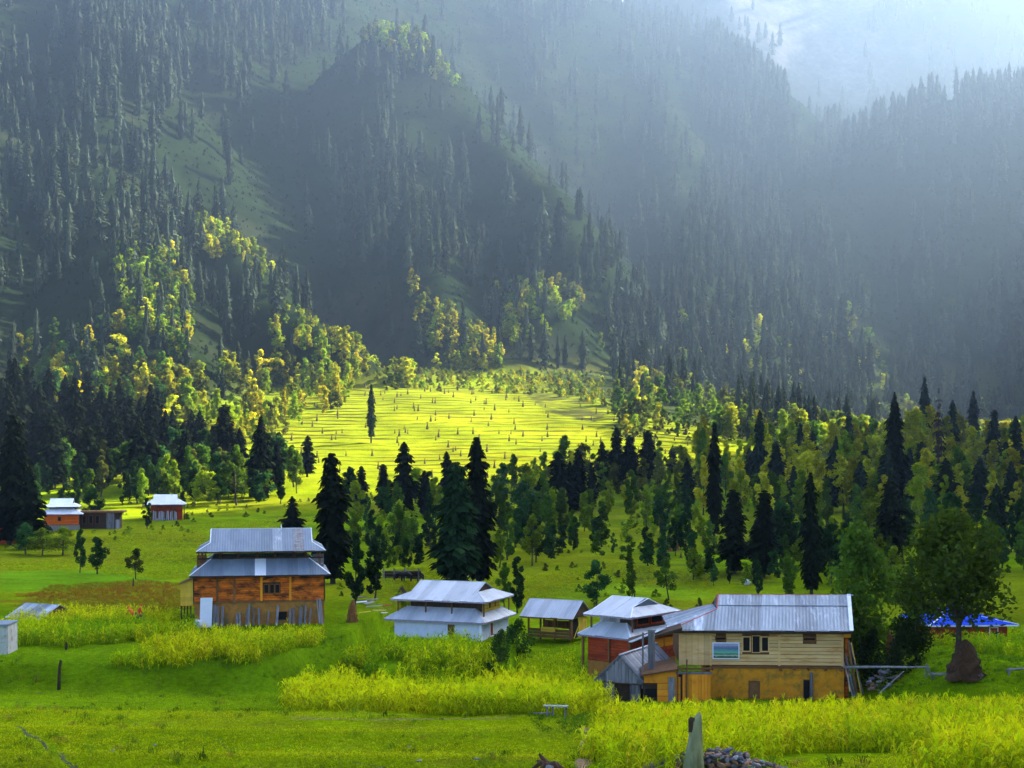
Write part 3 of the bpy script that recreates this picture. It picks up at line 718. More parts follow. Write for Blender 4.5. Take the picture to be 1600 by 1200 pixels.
def maize(seed):
    g = np.random.default_rng(seed); Q = []; V = []; h = 1.0
    for a in (0, 1.57):
        w = .012; c, s = math.cos(a)*w, math.sin(a)*w; Q.append([(-c, -s, 0), (c, s, 0), (c*.4, s*.4, h), (-c*.4, -s*.4, h)]); V.append(.6)
    for i in range(9):
        z = .12+.80*i/9+g.uniform(-.03, .03); a = (i % 2)*3.14+g.normal(0, .7); L = g.uniform(.30, .46)*(1.05-.4*abs(z-.45)); w = .030*g.uniform(.8, 1.3); ca, sa = math.cos(a), math.sin(a); px, py = -sa*w, ca*w
        pts = [(0, z), (L*.4, z+L*.42), (L*.85, z+L*.28), (L*1.1, z-L*.15)]; ws = [.6, 1, .8, .1]; v = g.random()
        for (p, q, wa, wb) in zip(pts[:-1], pts[1:], ws[:-1], ws[1:]):
            Q.append([(ca*p[0]-px*wa, sa*p[0]-py*wa, p[1]), (ca*p[0]+px*wa, sa*p[0]+py*wa, p[1]), (ca*q[0]+px*wb, sa*q[0]+py*wb, q[1]), (ca*q[0]-px*wb, sa*q[0]-py*wb, q[1])]); V.append(v)
    for i in range(5):
        a = g.random()*6.28; L = .07; w = .009; ca, sa = math.cos(a)*L, math.sin(a)*L
        Q.append([(-w, 0, h-.04), (w, 0, h-.04), (ca+w*.5, sa, h+.14), (ca-w*.5, sa, h+.14)]); V.append(1.0)
    return quads_mesh('maize', Q, M_BLADE, V)
MAIZE = [maize(600+i) for i in range(5)]
TUFT = [blades(620+i, 16, .16, .10, .010, .6, M_BLADE, .15, .26) for i in range(4)]
LONGG = [blades(640+i, 22, .5, .28, .014, 1.0, M_BLADE, .15, .28) for i in range(4)]

def sample_poly(poly, per_m2, edge=.6):
    xs = [p[0] for p in poly]; ys = [p[1] for p in poly]; A = (max(xs)-min(xs))*(max(ys)-min(ys)); n = int(A*per_m2)
    x = rng.uniform(min(xs), max(xs), n); y = rng.uniform(min(ys), max(ys), n)
    w = edge*fbm(x, y, 2.5, 2, 77)*2; k = inpoly(x+w, y+w, poly); return x[k], y[k]
def crop(name, polys, per, hgt, cols, meshes, label, cat, spread=1.0, tilt=.12, wob_=.18):
    X, Y = [], []
    for p in polys: a, b = sample_poly(poly_w(p), per, 1.3); X.append(a); Y.append(b)
    X = np.concatenate(X); Y = np.concatenate(Y); n = len(X); Z = H(X, Y)-.03
    rot = np.stack([rng.normal(0, tilt, n), rng.normal(0, tilt, n), rng.uniform(0, 6.28, n)], 1)
    pat = fbm(X, Y, 5, 3, 87); s = hgt*(1+wob_*rng.normal(0, 1, n)+.25*pat); s = np.clip(s, hgt*.4, hgt*1.5)
    c0, c1, c2 = [np.array(c) for c in cols]; t = np.clip(.5+1.3*pat+rng.normal(0, .25, n), 0, 1)[:, None]
    col = c0*(1-t)+c1*t; m = (rng.random(n) < .12)[:, None]; col = np.where(m, c2, col)
    scatter(name, meshes, np.stack([X, Y, Z], 1), rot, np.stack([s*spread, s*spread, s], 1), np.concatenate([col, np.ones((n, 1))], 1), rng.integers(0, len(meshes), n), label, cat)
    return n
YG, YY_, OC = (.32, .42, .002), (.54, .54, .003), (.54, .45, .01)
GREENC = (.17, .32, .002)
nn = 0
nn += crop('maize_field', [[(937,1215),(940,1135),(960,1132),(1110,1136),(1320,1126),(1380,1118),(1610,1106),(1610,1158),(1440,1176),(1232,1180),(1180,1196),(1040,1215)]], 8, 1.02, (YG, YY_, OC), MAIZE, 'tall yellow-green maize field in front of the long house', 'maize')
nn += crop('maize_field', [[(1455,1188),(1610,1168),(1610,1225),(1445,1225)]], 7, 1.15, (YG, YY_, OC), MAIZE, 'patch of yellow maize in the bottom right corner', 'maize')
nn += crop('maize_field', [[(455,1112),(462,1092),(510,1072),(640,1068),(780,1074),(900,1066),(935,1084),(940,1108),(860,1119),(700,1122)]], 8, 1.3, (YG, YY_, YY_), MAIZE, 'bright yellow maize field in the middle, left of the plank hut', 'maize')
nn += crop('maize_field', [[(563,1048),(556,1014),(620,1012),(760,1014),(778,1028),(742,1052),(640,1058)]], 7, 1.15, (GREENC, YY_, YG), MAIZE, 'upper yellow-green crop just below the white house', 'maize')
nn += crop('maize_field', [[(812,1066),(826,1034),(893,1030),(906,1054),(880,1068)]], 7, .85, (YG, YY_, GREENC), MAIZE, 'small maize plot left of the red-walled house', 'maize')
nn += crop('maize_field', [[(172,1043),(232,1018),(330,1002),(520,996),(514,1010),(400,1042),(250,1048)]], 7, 1.1, (YG, YY_, OC), MAIZE, 'crescent of yellow crop below the log house', 'maize')
nn += crop('maize_field', [[(22,1010),(22,990),(150,980),(285,986),(300,1000),(200,1006),(100,1012)]], 7, 1.1, (GREENC, YG, YY_), MAIZE, 'yellow crop strip right of the plaster block', 'maize')
nn += crop('maize_field', [[(0,985),(40,962),(160,958),(290,962),(292,982),(150,978)]], 5, .8, (YG, YY_, OC), MAIZE, 'golden crop around the low field hut', 'maize', 1.2)
nn += crop('maize_field', [[(1465,1012),(1440,1004),(1520,996),(1610,990),(1610,1028),(1540,1026)]], 7, .75, (GREENC, YG, YY_), MAIZE, 'green maize on top of the mound below the blue roof', 'maize')
nn += crop('brown_crop', [[(60,918),(250,908),(300,928),(300,955),(150,958),(40,948)]], 4, .55, ((.20, .19, .010), (.30, .14, .014), (.34, .33, .01)), LONGG, 'reddish-brown crop left of the log house', 'crop', 1.2)
nn += crop('rough_meadow', [[(160,840),(300,822),(520,805),(420,850),(310,872),(292,905),(230,905),(150,895)], [(0,880),(150,872),(150,890),(0,892)], [(560,900),(640,885),(830,900),(960,880),(1120,900),(1110,925),(960,915),(820,930),(600,930)]], 2.6, .45, (YG, (.34, .34, .012), GREENC), LONGG, 'rough yellow meadow grass behind the village houses', 'meadow grass', 1.6)
# short grass of the lawns, longer tufts on the banks
fields = [poly_w(p) for p in ([(937,1215),(940,1135),(960,1132),(1380,1118),(1610,1100),(1610,1158),(1440,1176),(1040,1215)], [(455,1112),(462,1092),(510,1072),(900,1066),(935,1084),(940,1108),(700,1122)])]
n = 58000; gy = rng.uniform(41, 132, n); gx = rng.uniform(-.45, .45, n)*gy+rng.uniform(-1, 1, n); ok = np.ones(n, bool)
for f_ in fields: ok &= ~inpoly(gx, gy, f_)
PATH = poly_w([(897,1215),(925,1215),(925,1160),(922,1138),(908,1138),(906,1160)])
ok &= ~inpoly(gx, gy, PATH)
RUTS = [([(-10,1128),(40,1146),(70,1160),(95,1182),(120,1206)], .28), ([(-10,1092),(100,1106),(200,1122),(330,1150),(470,1180),(600,1200)], .16)]
for rp, rw in RUTS:
    q = np.array([tuple(G(*p_))[:2] for p_ in rp]); tq = np.linspace(0, len(q)-1, 160); qx_, qy_ = np.interp(tq, range(len(q)), q[:, 0]), np.interp(tq, range(len(q)), q[:, 1])
    for a_, b_ in zip(qx_, qy_): ok &= (gx-a_)**2+((gy-b_))**2 > rw**2
gx, gy = gx[ok], gy[ok]; n = len(gx); gz = H(gx, gy)-.01
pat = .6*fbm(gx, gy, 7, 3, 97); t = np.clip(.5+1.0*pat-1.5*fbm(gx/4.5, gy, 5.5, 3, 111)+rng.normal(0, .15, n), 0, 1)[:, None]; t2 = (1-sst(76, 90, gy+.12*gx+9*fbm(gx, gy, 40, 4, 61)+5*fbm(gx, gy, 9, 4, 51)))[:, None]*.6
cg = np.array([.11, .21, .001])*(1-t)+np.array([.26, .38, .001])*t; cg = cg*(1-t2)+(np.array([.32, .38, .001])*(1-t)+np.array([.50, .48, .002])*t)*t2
s = rng.uniform(.7, 1.5, n)*(1+.5*pat)
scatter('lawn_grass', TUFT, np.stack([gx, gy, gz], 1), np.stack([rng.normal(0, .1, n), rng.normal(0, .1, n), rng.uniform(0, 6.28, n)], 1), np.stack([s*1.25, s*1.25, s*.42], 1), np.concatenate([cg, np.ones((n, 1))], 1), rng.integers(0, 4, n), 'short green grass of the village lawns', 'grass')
bank = [[(1380,1092),(1440,1030),(1600,1030),(1610,1088)], [(770,1060),(790,1040),(830,1020),(905,1058),(935,1095),(880,1070)], [(400,1062),(450,1035),(520,1005),(560,1000),(555,1040),(480,1075)], [(830,1130),(880,1118),(935,1118),(930,1140),(860,1150)]]
nn += crop('bank_grass', bank, 5, .42, ((.040, .115, .005), (.085, .20, .006), (.14, .22, .008)), LONGG, 'long dark green grass on the banks and the mound', 'grass', 1.3, .3)
n = 1500; gy = rng.uniform(43, 125, n); gx = rng.uniform(-.40, .25, n)*gy; kk_ = fbm(gx, gy, 6, 2, 33) > .05; gx, gy = gx[kk_], gy[kk_]; n = len(gx); s = rng.uniform(.3, .8, n)
cg = np.array([.10, .17, .005])*rng.uniform(.5, 1.6, (n, 1)); cg[rng.random(n) < .2] = (.30, .22, .03)
scatter('lawn_weeds', LONGG, np.stack([gx, gy, H(gx, gy)-.02], 1), np.stack([rng.normal(0, .2, n), rng.normal(0, .2, n), rng.uniform(0, 6.28, n)], 1), np.stack([s*1.5, s*1.5, s], 1), np.concatenate([cg, np.ones((n, 1))], 1), rng.integers(0, 4, n), 'taller weeds and dry tufts dotted over the lawns', 'weeds')
# low scrub over the valley floor behind the village
n = 1500; qx, qy = [], []
yv = rng.uniform(140, 380, n); xv = rng.uniform(-.42, .42, n)*yv; kv = (fbm(xv, yv, 22, 3, 15) > .02) & ~((yv > 355) & (terr_mask(xv, yv) > .3)) & ~((xv < -20) & (yv < 215)) & ~((np.abs(xv+6) < 10) & (yv < 200))
xv, yv = xv[kv], yv[kv]; n = len(xv); s = rng.uniform(.3, 1.1, n); tt = np.array([[*tint(['green', 'olive', 'lime', 'lime'])] for _ in range(n)])
scatter('valley_scrub', BUSH, np.stack([xv, yv, H(xv, yv)-.05], 1), np.stack([np.zeros(n), np.zeros(n), rng.uniform(0, 6.28, n)], 1), np.stack([s*1.3, s*1.3, s], 1), tt, rng.integers(0, 3, n), 'low bushes dotted over the meadow behind the village', 'scrub')
n = 900; yv = rng.uniform(560, 720, n); xv = rng.uniform(-110, 45, n); kv = (terr_mask(xv, yv-wob(xv, yv)) < .6) | (yv > 600); xv, yv = xv[kv], yv[kv]; n = len(xv); s = rng.uniform(1.2, 3.6, n)
tt = np.array([[*tint(['lime', 'yellow', 'olive'])] for _ in range(n)])
scatter('fan_scrub', BUSH, np.stack([xv, yv, H(xv, yv)-.1], 1), np.stack([np.zeros(n), np.zeros(n), rng.uniform(0, 6.28, n)], 1), np.stack([s*1.2, s*1.2, s], 1), tt, rng.integers(0, 3, n), 'sunlit yellow-green bushes above the terraces', 'scrub')
print('crop', nn)
# ------------------------------------------------------------------ building materials
M_TIN = surf('galvanised_sheet', (.20, .23, .26), (.31, .34, .37), 1.6, .58, .12, bump=.25, stretch=(1, .22, .22), rand=.34, c3=(.50, .54, .59), c3scale=1.3, c3cut=(.54, .66), spec=.5)
M_TIN_L = surf('bright_sheet', (.46, .465, .475), (.56, .56, .57), 1.6, .58, .05, bump=.25, stretch=(1, .25, .25), rand=.12, c3=(.36, .37, .40), c3scale=1.1, c3cut=(.50, .72), spec=.5)
M_TIN_D = surf('blue_grey_sheet', (.14, .175, .215), (.205, .24, .28), 1.4, .58, .12, bump=.25, stretch=(1, .3, .3), rand=.16, c3=(.24, .20, .18), c3scale=1.0, c3cut=(.60, .74), spec=.5)
M_TIN_W = surf('white_sheet', (.72, .73, .76), (.82, .82, .84), 2, .5, .05, bump=.1, rand=.06)
M_TIN_R = surf('rusted_sheet', (.16, .15, .15), (.30, .30, .31), 3, .7, .1, bump=.2, rand=.1, c3=(.20, .10, .05), c3scale=2.2)
M_BLUE = surf('blue_sheet', (.004, .05, .50), (.006, .075, .62), 1.6, .85, 0, bump=0, rand=.05, stretch=(1, .25, .25), spec=.1)
M_RED = surf('red_trim', (.55, .05, .015), (.65, .09, .02), 4, .6, 0, bump=.1, rand=.05)
M_WTRIM = surf('white_trim', (.78, .78, .82), (.86, .86, .88), 4, .5, 0, bump=.08, rand=.05)
M_LILAC = surf('fascia_board', (.26, .19, .22), (.40, .33, .38), 6, .8, 0, bump=.2, rand=.15)
M_MUD = surf('mud_plaster', (.72, .24, .008), (.86, .36, .018), 1.6, .95, 0, bump=1.0, rand=.05, c3=(.34, .19, .025), c3scale=1.3, c3cut=(.48, .64), bdist=.09)
M_MUD_D = surf('old_mud_wall', (.32, .12, .02), (.46, .20, .036), 1.6, .95, 0, bump=.7, rand=.05, c3=(.13, .115, .040), c3scale=.9, c3cut=(.48, .66), bdist=.06)
M_PALE = surf('pale_planks', (.66, .37, .12), (.80, .51, .21), 2.6, .85, 0, bump=.35, stretch=(.25, 1, 1), rand=.13, c3=(.50, .18, .03), c3scale=1.8, c3cut=(.53, .70))
M_LOG = surf('orange_logs', (.54, .10, .006), (.82, .20, .008), 2.2, .85, 0, bump=.6, stretch=(.35, 1, 1), rand=.30, c3=(.05, .016, .006), c3scale=1.9, c3cut=(.46, .62))
M_ORANGE = surf('orange_planks', (.74, .21, .008), (.86, .34, .014), 2.4, .8, 0, bump=.3, stretch=(.3, 1, .3), rand=.18, c3=(.30, .10, .014), c3scale=1.9, c3cut=(.56, .70))
M_VERM = surf('vermilion_planks', (.62, .085, .006), (.80, .16, .008), 2.4, .8, 0, bump=.2, stretch=(.3, 1, .3), rand=.12)
M_RED_W = surf('red_planks', (.26, .028, .006), (.46, .062, .008), 2.4, .85, 0, bump=.4, stretch=(.3, 1, 1), rand=.25, c3=(.07, .014, .006), c3scale=1.6)
M_YEL = surf('yellow_boards', (.62, .36, .028), (.78, .50, .05), 2.6, .8, 0, bump=.2, stretch=(1, 1, .25), rand=.14)
M_GREYW = surf('grey_planks', (.115, .105, .105), (.24, .225, .225), 3, .9, 0, bump=.6, stretch=(1, 1, .2), rand=.35, c3=(.045, .04, .04), c3scale=2.6, c3cut=(.56, .7))
M_GREYP = surf('silver_planks', (.30, .29, .30), (.46, .45, .46), 3, .85, 0, bump=.5, stretch=(1, .2, .2), rand=.30, c3=(.12, .11, .11), c3scale=2.2, c3cut=(.56, .7))
M_DARKW = surf('dark_timber', (.030, .018, .010), (.075, .042, .020), 3, .9, 0, bump=.4, rand=.3)
M_BROWNW = surf('brown_timber', (.13, .055, .018), (.22, .10, .032), 3, .9, 0, bump=.4, rand=.3)
M_WHITEW = surf('whitewash', (.56, .58, .64), (.70, .71, .76), 1.2, .9, 0, bump=.3, rand=.03, c3=(.42, .44, .50), c3scale=.9, c3cut=(.54, .74))
M_STONEW = surf('stone_footing', (.16, .145, .125), (.30, .275, .24), 3.5, .95, 0, bump=.9, rand=.05)
M_DARK = surf('interior_shade', (.006, .005, .004), (.012, .010, .008), 3, .9, 0, bump=0, rand=0)  # near-black colour painted in as the shade inside openings
M_GLASS = surf('dark_pane', (.010, .012, .014), (.02, .022, .026), 2, .12, 0, bump=0, rand=0, spec=.6)
M_HAY = surf('straw', (.16, .065, .016), (.30, .135, .028), 9, .95, 0, bump=1.0, stretch=(1, 1, .25), rand=.1)
M_CLOTH = surf('weathered_wood_pale', (.21, .215, .095), (.32, .32, .16), 4, .85, 0, bump=.6, stretch=(1, 1, .25), rand=0, c3=(.12, .12, .045), c3scale=1.4, c3cut=(.46, .62))

# ------------------------------------------------------------------ building helpers
def V3(*a): return Vector(a)

def sheet_strips(roof, O, Uv, Vv, prof, mat, sw=.85, corr=.115, amp=.009, name='roof_sheet', special=None):
    """one roof plane laid with separate corrugated sheets cut to the plane's outline"""
    O, Uv, Vv = Vector(O), Vector(Uv).normalized(), Vector(Vv).normalized(); Nn = Uv.cross(Vv).normalized()
    if Nn.z < 0: Nn = -Nn
    ps = [p[0] for p in prof]; pt = [p[1] for p in prof]; L = ps[-1]; k = max(1, int(round(L/sw))); w = L/k
    for i in range(k):
        s0, s1 = i*w, (i+1)*w+.03; n = max(3, int(round((s1-s0)/corr))*2)
        S = sorted(set([s0+(s1-s0)*j/n for j in range(n+1)]+[q for q in ps if s0 < q < s1]))
        T = [float(np.interp(s, ps, pt)) for s in S]
        if max(T) < .06: continue
        lift = (.004 if i % 2 else .016)+rnd.uniform(0, .004); low = -.04+rnd.uniform(-.035, .035)
        mb = MB(); sk = rnd.uniform(-.006, .006)
        for j, (s, t) in enumerate(zip(S, T)):
            o = lift+amp*math.cos(2*math.pi*s/(corr*2)); b0 = low if t > .3 else 0
            mb.v += [tuple(O+Uv*(s)+Vv*b0+Nn*o), tuple(O+Uv*(s+sk*t)+Vv*max(t, b0+.001)+Nn*(o+.004))]
        for j in range(len(S)-1): a = 2*j; mb.f.append((a, a+2, a+3, a+1))
        m = mat
        if special and i in special: m = special[i]
        mb.build(name, m, roof)

def hip_roof(par, x0, x1, y0, y1, ze, zr, eL=(0, 0), eR=(0, 0), mat=None, sw=.85, trim=None, fascia=None, gable=None, special=None, capr=.05, name='roof', rx=(0, 0), fh=.14, shx=0.0):
    """ridge along x; each end (inset, g): a small gable above a hip that climbs the fraction g of the rise; inset 0 = plain gable"""
    yc = (y0+y1)/2; rise = zr-ze; half = (y1-y0)/2; T = math.sqrt(half*half+rise*rise+shx*shx); L = x1-x0
    trim = trim or mat; fascia = fascia or M_LILAC
    cap = MB(); ra = (x0+eL[0]-rx[0]+shx, yc, zr); rb = (x1-eR[0]+rx[1]+shx, yc, zr)
    cap.beam((ra[0], yc, zr+.015), (rb[0], yc, zr+.015), capr*2.4, capr*.8)
    def pt_on(end, side):
        ins, g = (eL if end < 0 else eR); x = (x0+ins if end < 0 else x1-ins)+shx*g
        y = (y0+g*half) if side < 0 else (y1-g*half); return (x, y, ze+g*rise+.02)
    for end in (-1, 1):
        ins, g = eL if end < 0 else eR; xe = x0 if end < 0 else x1; rr = ra if end < 0 else rb
        for side in (-1, 1):
            ye = y0 if side < 0 else y1
            if ins > 0:
                cap.beam((xe, ye, ze+.02), pt_on(end, side), capr*2, capr*.8)
                if g < 1: cap.beam(pt_on(end, side), (rr[0], yc, zr+.02), capr*2, capr*.8)
            else: cap.beam((xe, ye, ze+.02), (rr[0], yc, zr+.02), capr*2.2, capr*.9)
    roof = cap.build(name, trim, par)
    fb = MB(); z1 = ze-.012; z0 = ze-fh
    fb.box(x0, x1, y0, y0+.03, z0, z1); fb.box(x0, x1, y1-.03, y1, z0, z1)
    if eL[0] > 0: fb.box(x0, x0+.03, y0+.031, y1-.031, z0, z1)
    if eR[0] > 0: fb.box(x1-.03, x1, y0+.031, y1-.031, z0, z1)
    fb.build('fascia', fascia, roof)
    def top():
        P = [(0, 0)]
        if eL[0] > 0: P += [(eL[0], eL[1]*T)]
        P += [(eL[0]-rx[0]+.004, T)] if eL[0] > 0 else [(.0001, T)]
        P += [(L-eR[0]-.004, T)] if eR[0] > 0 else [(L, T)]
        if eR[0] > 0: P += [(L-eR[0], eR[1]*T), (L, 0)]
        return P
    sheet_strips(roof, (x0, y0, ze), (1, 0, 0), (shx, half, rise), top(), mat, sw, special=special)
    PB = [(L-s, t) for s, t in top()][::-1]
    sheet_strips(roof, (x1, y1, ze), (-1, 0, 0), (shx, -half, rise), PB, mat, sw)
    W = y1-y0
    for (ins, g), xe, sg in ((eL, x0, 1), (eR, x1, -1)):
        if ins > 0: ins = ins+sg*shx*g
        if ins > 0:
            Th = math.hypot(ins, g*rise); P = [(0, 0), (g*half, Th), (W-g*half, Th), (W, 0)] if g < 1 else [(0, 0), (half, Th), (W, 0)]
            if sg > 0: sheet_strips(roof, (xe, y1, ze), (0, -1, 0), (ins, 0, g*rise), P, mat, sw)
            else: sheet_strips(roof, (xe, y0, ze), (0, 1, 0), (-ins, 0, g*rise), P, mat, sw)
        if g < 1 and gable:
            xg = xe+sg*(ins+.10); zb = ze+g*rise; yb = g*half
            gb = MB().add([(xg, y0+yb, zb), (xg, y1-yb, zb), (xg, yc, zr-.03), (xg+sg*.04, y0+yb, zb), (xg+sg*.04, y1-yb, zb), (xg+sg*.04, yc, zr-.03)],
                          [(0, 1, 2), (5, 4, 3), (0, 3, 4, 1), (1, 4, 5, 2), (2, 5, 3, 0)])
            gb.build('gable_board', gable, roof)
    return roof

def skirt_roof(par, x0, x1, y0, y1, ze, zt, ins, mat, sw=.85, trim=None, fascia=None, special=None, name='lower_roof', capr=.05):
    """apron roof round the storey below: four sloping sides up to an inner rectangle"""
    trim = trim or mat; cap = MB(); i = ins
    for (a, b) in (((x0, y0), (x0+i, y0+i)), ((x1, y0), (x1-i, y0+i)), ((x1, y1), (x1-i, y1-i)), ((x0, y1), (x0+i, y1-i))):
        cap.beam((a[0], a[1], ze+.02), (b[0], b[1], zt+.02), capr*2.2, capr*.9)
    roof = cap.build(name, trim, par); fb = MB(); z0 = ze-.15; z1 = ze-.012
    fb.box(x0, x1, y0, y0+.03, z0, z1); fb.box(x0, x1, y1-.03, y1, z0, z1); fb.box(x0, x0+.03, y0+.031, y1-.031, z0, z1); fb.box(x1-.03, x1, y0+.031, y1-.031, z0, z1)
    fb.build('fascia', fascia or M_LILAC, roof); T = math.hypot(ins, zt-ze); L, W = x1-x0, y1-y0; r = zt-ze
    sheet_strips(roof, (x0, y0, ze), (1, 0, 0), (0, i, r), [(0, 0), (i, T), (L-i, T), (L, 0)], mat, sw, special=special)
    sheet_strips(roof, (x1, y1, ze), (-1, 0, 0), (0, -i, r), [(0, 0), (i, T), (L-i, T), (L, 0)], mat, sw)
    sheet_strips(roof, (x0, y1, ze), (0, -1, 0), (i, 0, r), [(0, 0), (i, T), (W-i, T), (W, 0)], mat, sw)
    sheet_strips(roof, (x1, y0, ze), (0, 1, 0), (-i, 0, r), [(0, 0), (i, T), (W-i, T), (W, 0)], mat, sw)
    return roof

def shell(par, x0, x1, y0, y1, z0, z1, mat, name='wall', t=.22):
    """four walls"""
    mb = MB(); mb.box(x0, x1, y0, y0+t, z0, z1); mb.box(x0, x1, y1-t, y1, z0, z1); mb.box(x0, x0+t, y0+t, y1-t, z0, z1); mb.box(x1-t, x1, y0+t, y1-t, z0, z1)
    return mb.build(name, mat, par)

def planks_h(par, x0, x1, z0, z1, y, n, mat, holes=(), name='plank', d=.03, side=None):
    """horizontal boards, each its own piece, broken at openings; side='x' lays them along y at x=y"""
    h = (z1-z0)/n
    for i in range(n):
        a, b = z0+i*h, z0+(i+1)*h; cuts = [(x0, x1)]
        for (hx0, hx1, hz0, hz1) in holes:
            if a+.02 < hz1 and b-.02 > hz0:
                new = []
                for (p, q) in cuts:
                    if hx0 > p and hx1 < q: new += [(p, hx0), (hx1, q)]
                    elif hx1 <= p or hx0 >= q: new.append((p, q))
                    elif hx0 <= p: new.append((hx1, q))
                    else: new.append((p, hx0))
                cuts = new
        for (p, q) in cuts:
            if q-p < .05: continue
            o = rnd.uniform(0, .03); g = rnd.uniform(.012, .034)
            if side == 'x': MB().box(y-d+.0, y+o, p, q, a+g, b-.004).build(name, mat, par)
            else: MB().box(p, q, y-d-o, y, a+g, b-.004).build(name, mat, par)

def planks_v(par, x0, x1, z0, z1, y, n, mat, name='plank', d=.03, top=None, jag=.03, side=None):
    w = (x1-x0)/n
    for i in range(n):
        a, b = x0+i*w, x0+(i+1)*w; zt = top((a+b)/2) if top else z1; zz = z0+rnd.uniform(-jag, jag); o = rnd.uniform(0, .02); g = rnd.uniform(.004, .018)
        if side == 'x': MB().box(y-d, y+o, a+g, b-.003, zz, zt).build(name, mat, par)
        else: MB().box(a+g, b-.003, y-d-o, y, zz, zt).build(name, mat, par)

def window(par, x0, x1, z0, z1, y, fmat, opening_fill=None, f=.07, name='window', side=None, bars=0):
    mb = MB()
    def bx(a, b, c, d, e, g):
        if side == 'x': mb.box(c, d, a, b, e, g)
        else: mb.box(a, b, c, d, e, g)
    ya, yb = (y-.07, y) if side != 'x' else (y, y+.07)
    bx(x0-f, x0, ya, yb, z0-f, z1+f); bx(x1, x1+f, ya, yb, z0-f, z1+f); bx(x0, x1, ya, yb, z1, z1+f); bx(x0, x1, ya, yb, z0-f, z0)
    for k in range(bars):
        c = x0+(x1-x0)*(k+1)/(bars+1); bx(c-.03, c+.03, ya, yb, z0, z1)
    o = mb.build(name, fmat, par)
    p = MB()
    if side == 'x': p.box(y+.005, y+.02, x0, x1, z0, z1)
    else: p.box(x0, x1, y-.02, y-.005, z0, z1)
    p.build('opening_fill', opening_fill or M_DARK, o); return o  # black by default, painted as the shade of the room behind

def posts(par, lst, mat, name='post', w=.12):
    for (x, y, z0, z1) in lst: MB().box(x-w/2, x+w/2, y-w/2, y+w/2, z0, z1).build(name, mat, par)

def house(name, label, cat, px, py, Y, rz):
    """origin: middle of the front at the height of pixel py"""
    x, y, z = PT(px, py, Y); return thing(name, label, cat, (x, y, z), rz)

# ------------------------------------------------------------------ long house on the right (front wall at 95 m)
YB = 95.0; BX = 16.8; BZ0 = -1.75
bx_ = lambda px: (px-CX)/FPX*YB-BX
bz_ = lambda py: CAMZ-(py-HY)/FPX*YB-BZ0
hs = thing('long_house', 'long two-storey house with streaked metal roof, pale plank storey above ochre mud wall', 'house', (BX, YB, BZ0), math.radians(-3))
zf, zt, x0, x1, Wd_ = bz_(1041), bz_(989), bx_(1063), bx_(1316), 7.6
zg = -.6
wl = shell(hs, bx_(1110), x1+.06, .0, Wd_, zg, zf, M_MUD, 'mud_wall', .3)
planks_h(wl, bx_(1110)+.02, bx_(1316), zf-.16, zf+.02, -.02, 1, M_BROWNW, name='floor_beam', d=.07)
up = shell(hs, x0, x1, .08, Wd_, zf+.025, zt, M_BROWNW, 'upper_wall', .12)
HOLES = [(bx_(1160), bx_(1202), bz_(1020), bz_(993)), (bx_(1119), bx_(1135), bz_(1001), bz_(994)), (bx_(1254), bx_(1275), bz_(1001), bz_(994))]
bays = [(1063, 1110), (1112, 1157), (1157, 1216), (1219, 1314)]
for (a, b), n in zip(bays, (3, 9, 9, 9)):
    if n == 3: planks_v(up, bx_(a), bx_(b), zf+.05, zt, .075, 5, M_PALE, d=.035, jag=0)
    else: planks_h(up, bx_(a), bx_(b), zf+.05, zt, .075, n, M_PALE, HOLES, d=.035)
for px in (1063, 1111, 1217.5, 1315): MB().box(bx_(px)-.07, bx_(px)+.07, -.02, .07, zf+.03, zt).build('corner_post', M_PALE, up)
window(up, bx_(1161.5), bx_(1171.5), bz_(1017), bz_(996), .03, M_PALE, M_DARK, .08)
window(up, bx_(1176), bx_(1187), bz_(1019), bz_(994), .03, M_PALE, M_DARK, .05)
window(up, bx_(1190.5), bx_(1200), bz_(1017), bz_(996), .03, M_PALE, M_DARK, .08)
window(up, bx_(1119), bx_(1134), bz_(1000), bz_(996.5), .03, M_BROWNW, M_DARK, .06, name='vent')
window(up, bx_(1255.5), bx_(1272.5), bz_(1000), bz_(996.5), .03, M_BROWNW, M_DARK, .07, name='vent')
sh = window(wl, bx_(1171), bx_(1186), bz_(1090), bz_(1065), -.0, M_BROWNW, M_BROWNW, .05, name='shutter')
window(wl, bx_(1255), bx_(1264), bz_(1094), bz_(1062), -.0, M_BROWNW, M_DARK, .05, name='doorway')
MB().tube([(bx_(1267), -.12, zg), (bx_(1266.5), -.1, bz_(1050))], [.13, .10], 7).build('prop_post', M_GREYW, wl)
for px in (1113, 1219, 1240, 1262, 1288, 1312):
    MB().tube([(bx_(px), -.30, zf-.15+rnd.uniform(-.05, .02)), (bx_(px), .3, zf-.14)], .10, 7).build('joist_end', M_BROWNW, wl)
posts(hs, [(bx_(1322), .3, zg, zt), (bx_(1322), 2.2, zg, zt)], M_LOG, 'porch_post', .22)
planks_h(hs, bx_(1316)+.05, bx_(1328), zt-.30, zt-.02, .25, 1, M_ORANGE, name='porch_beam', d=.2)
zr = CAMZ-(930-HY)/FPX*(YB+3.3)-BZ0; ze = CAMZ-(985.5-HY)/FPX*(YB-.55)-BZ0
rf = hip_roof(hs, bx_(1046), bx_(1327), -.55, Wd_+.5, ze, zr, (3.05, .58), (0, 0), M_TIN, .78, trim=M_RED, fascia=M_DARKW, gable=M_GREYW, capr=.035, fh=.2, shx=.62)
MB().beam((bx_(1050), -.50, ze-.05), (bx_(1325), -.50, ze-.05), .06, .16).build('eave_beam', M_DARKW, rf)
MB().beam((bx_(1327)-.02, -.60, ze+.05), (bx_(1327)+.60, 3.8, zr+.05), .26, .04).build('barge_strip', M_WTRIM, rf)
hl = Vector((0, Wd_/2+.525, zr-ze)).normalized()
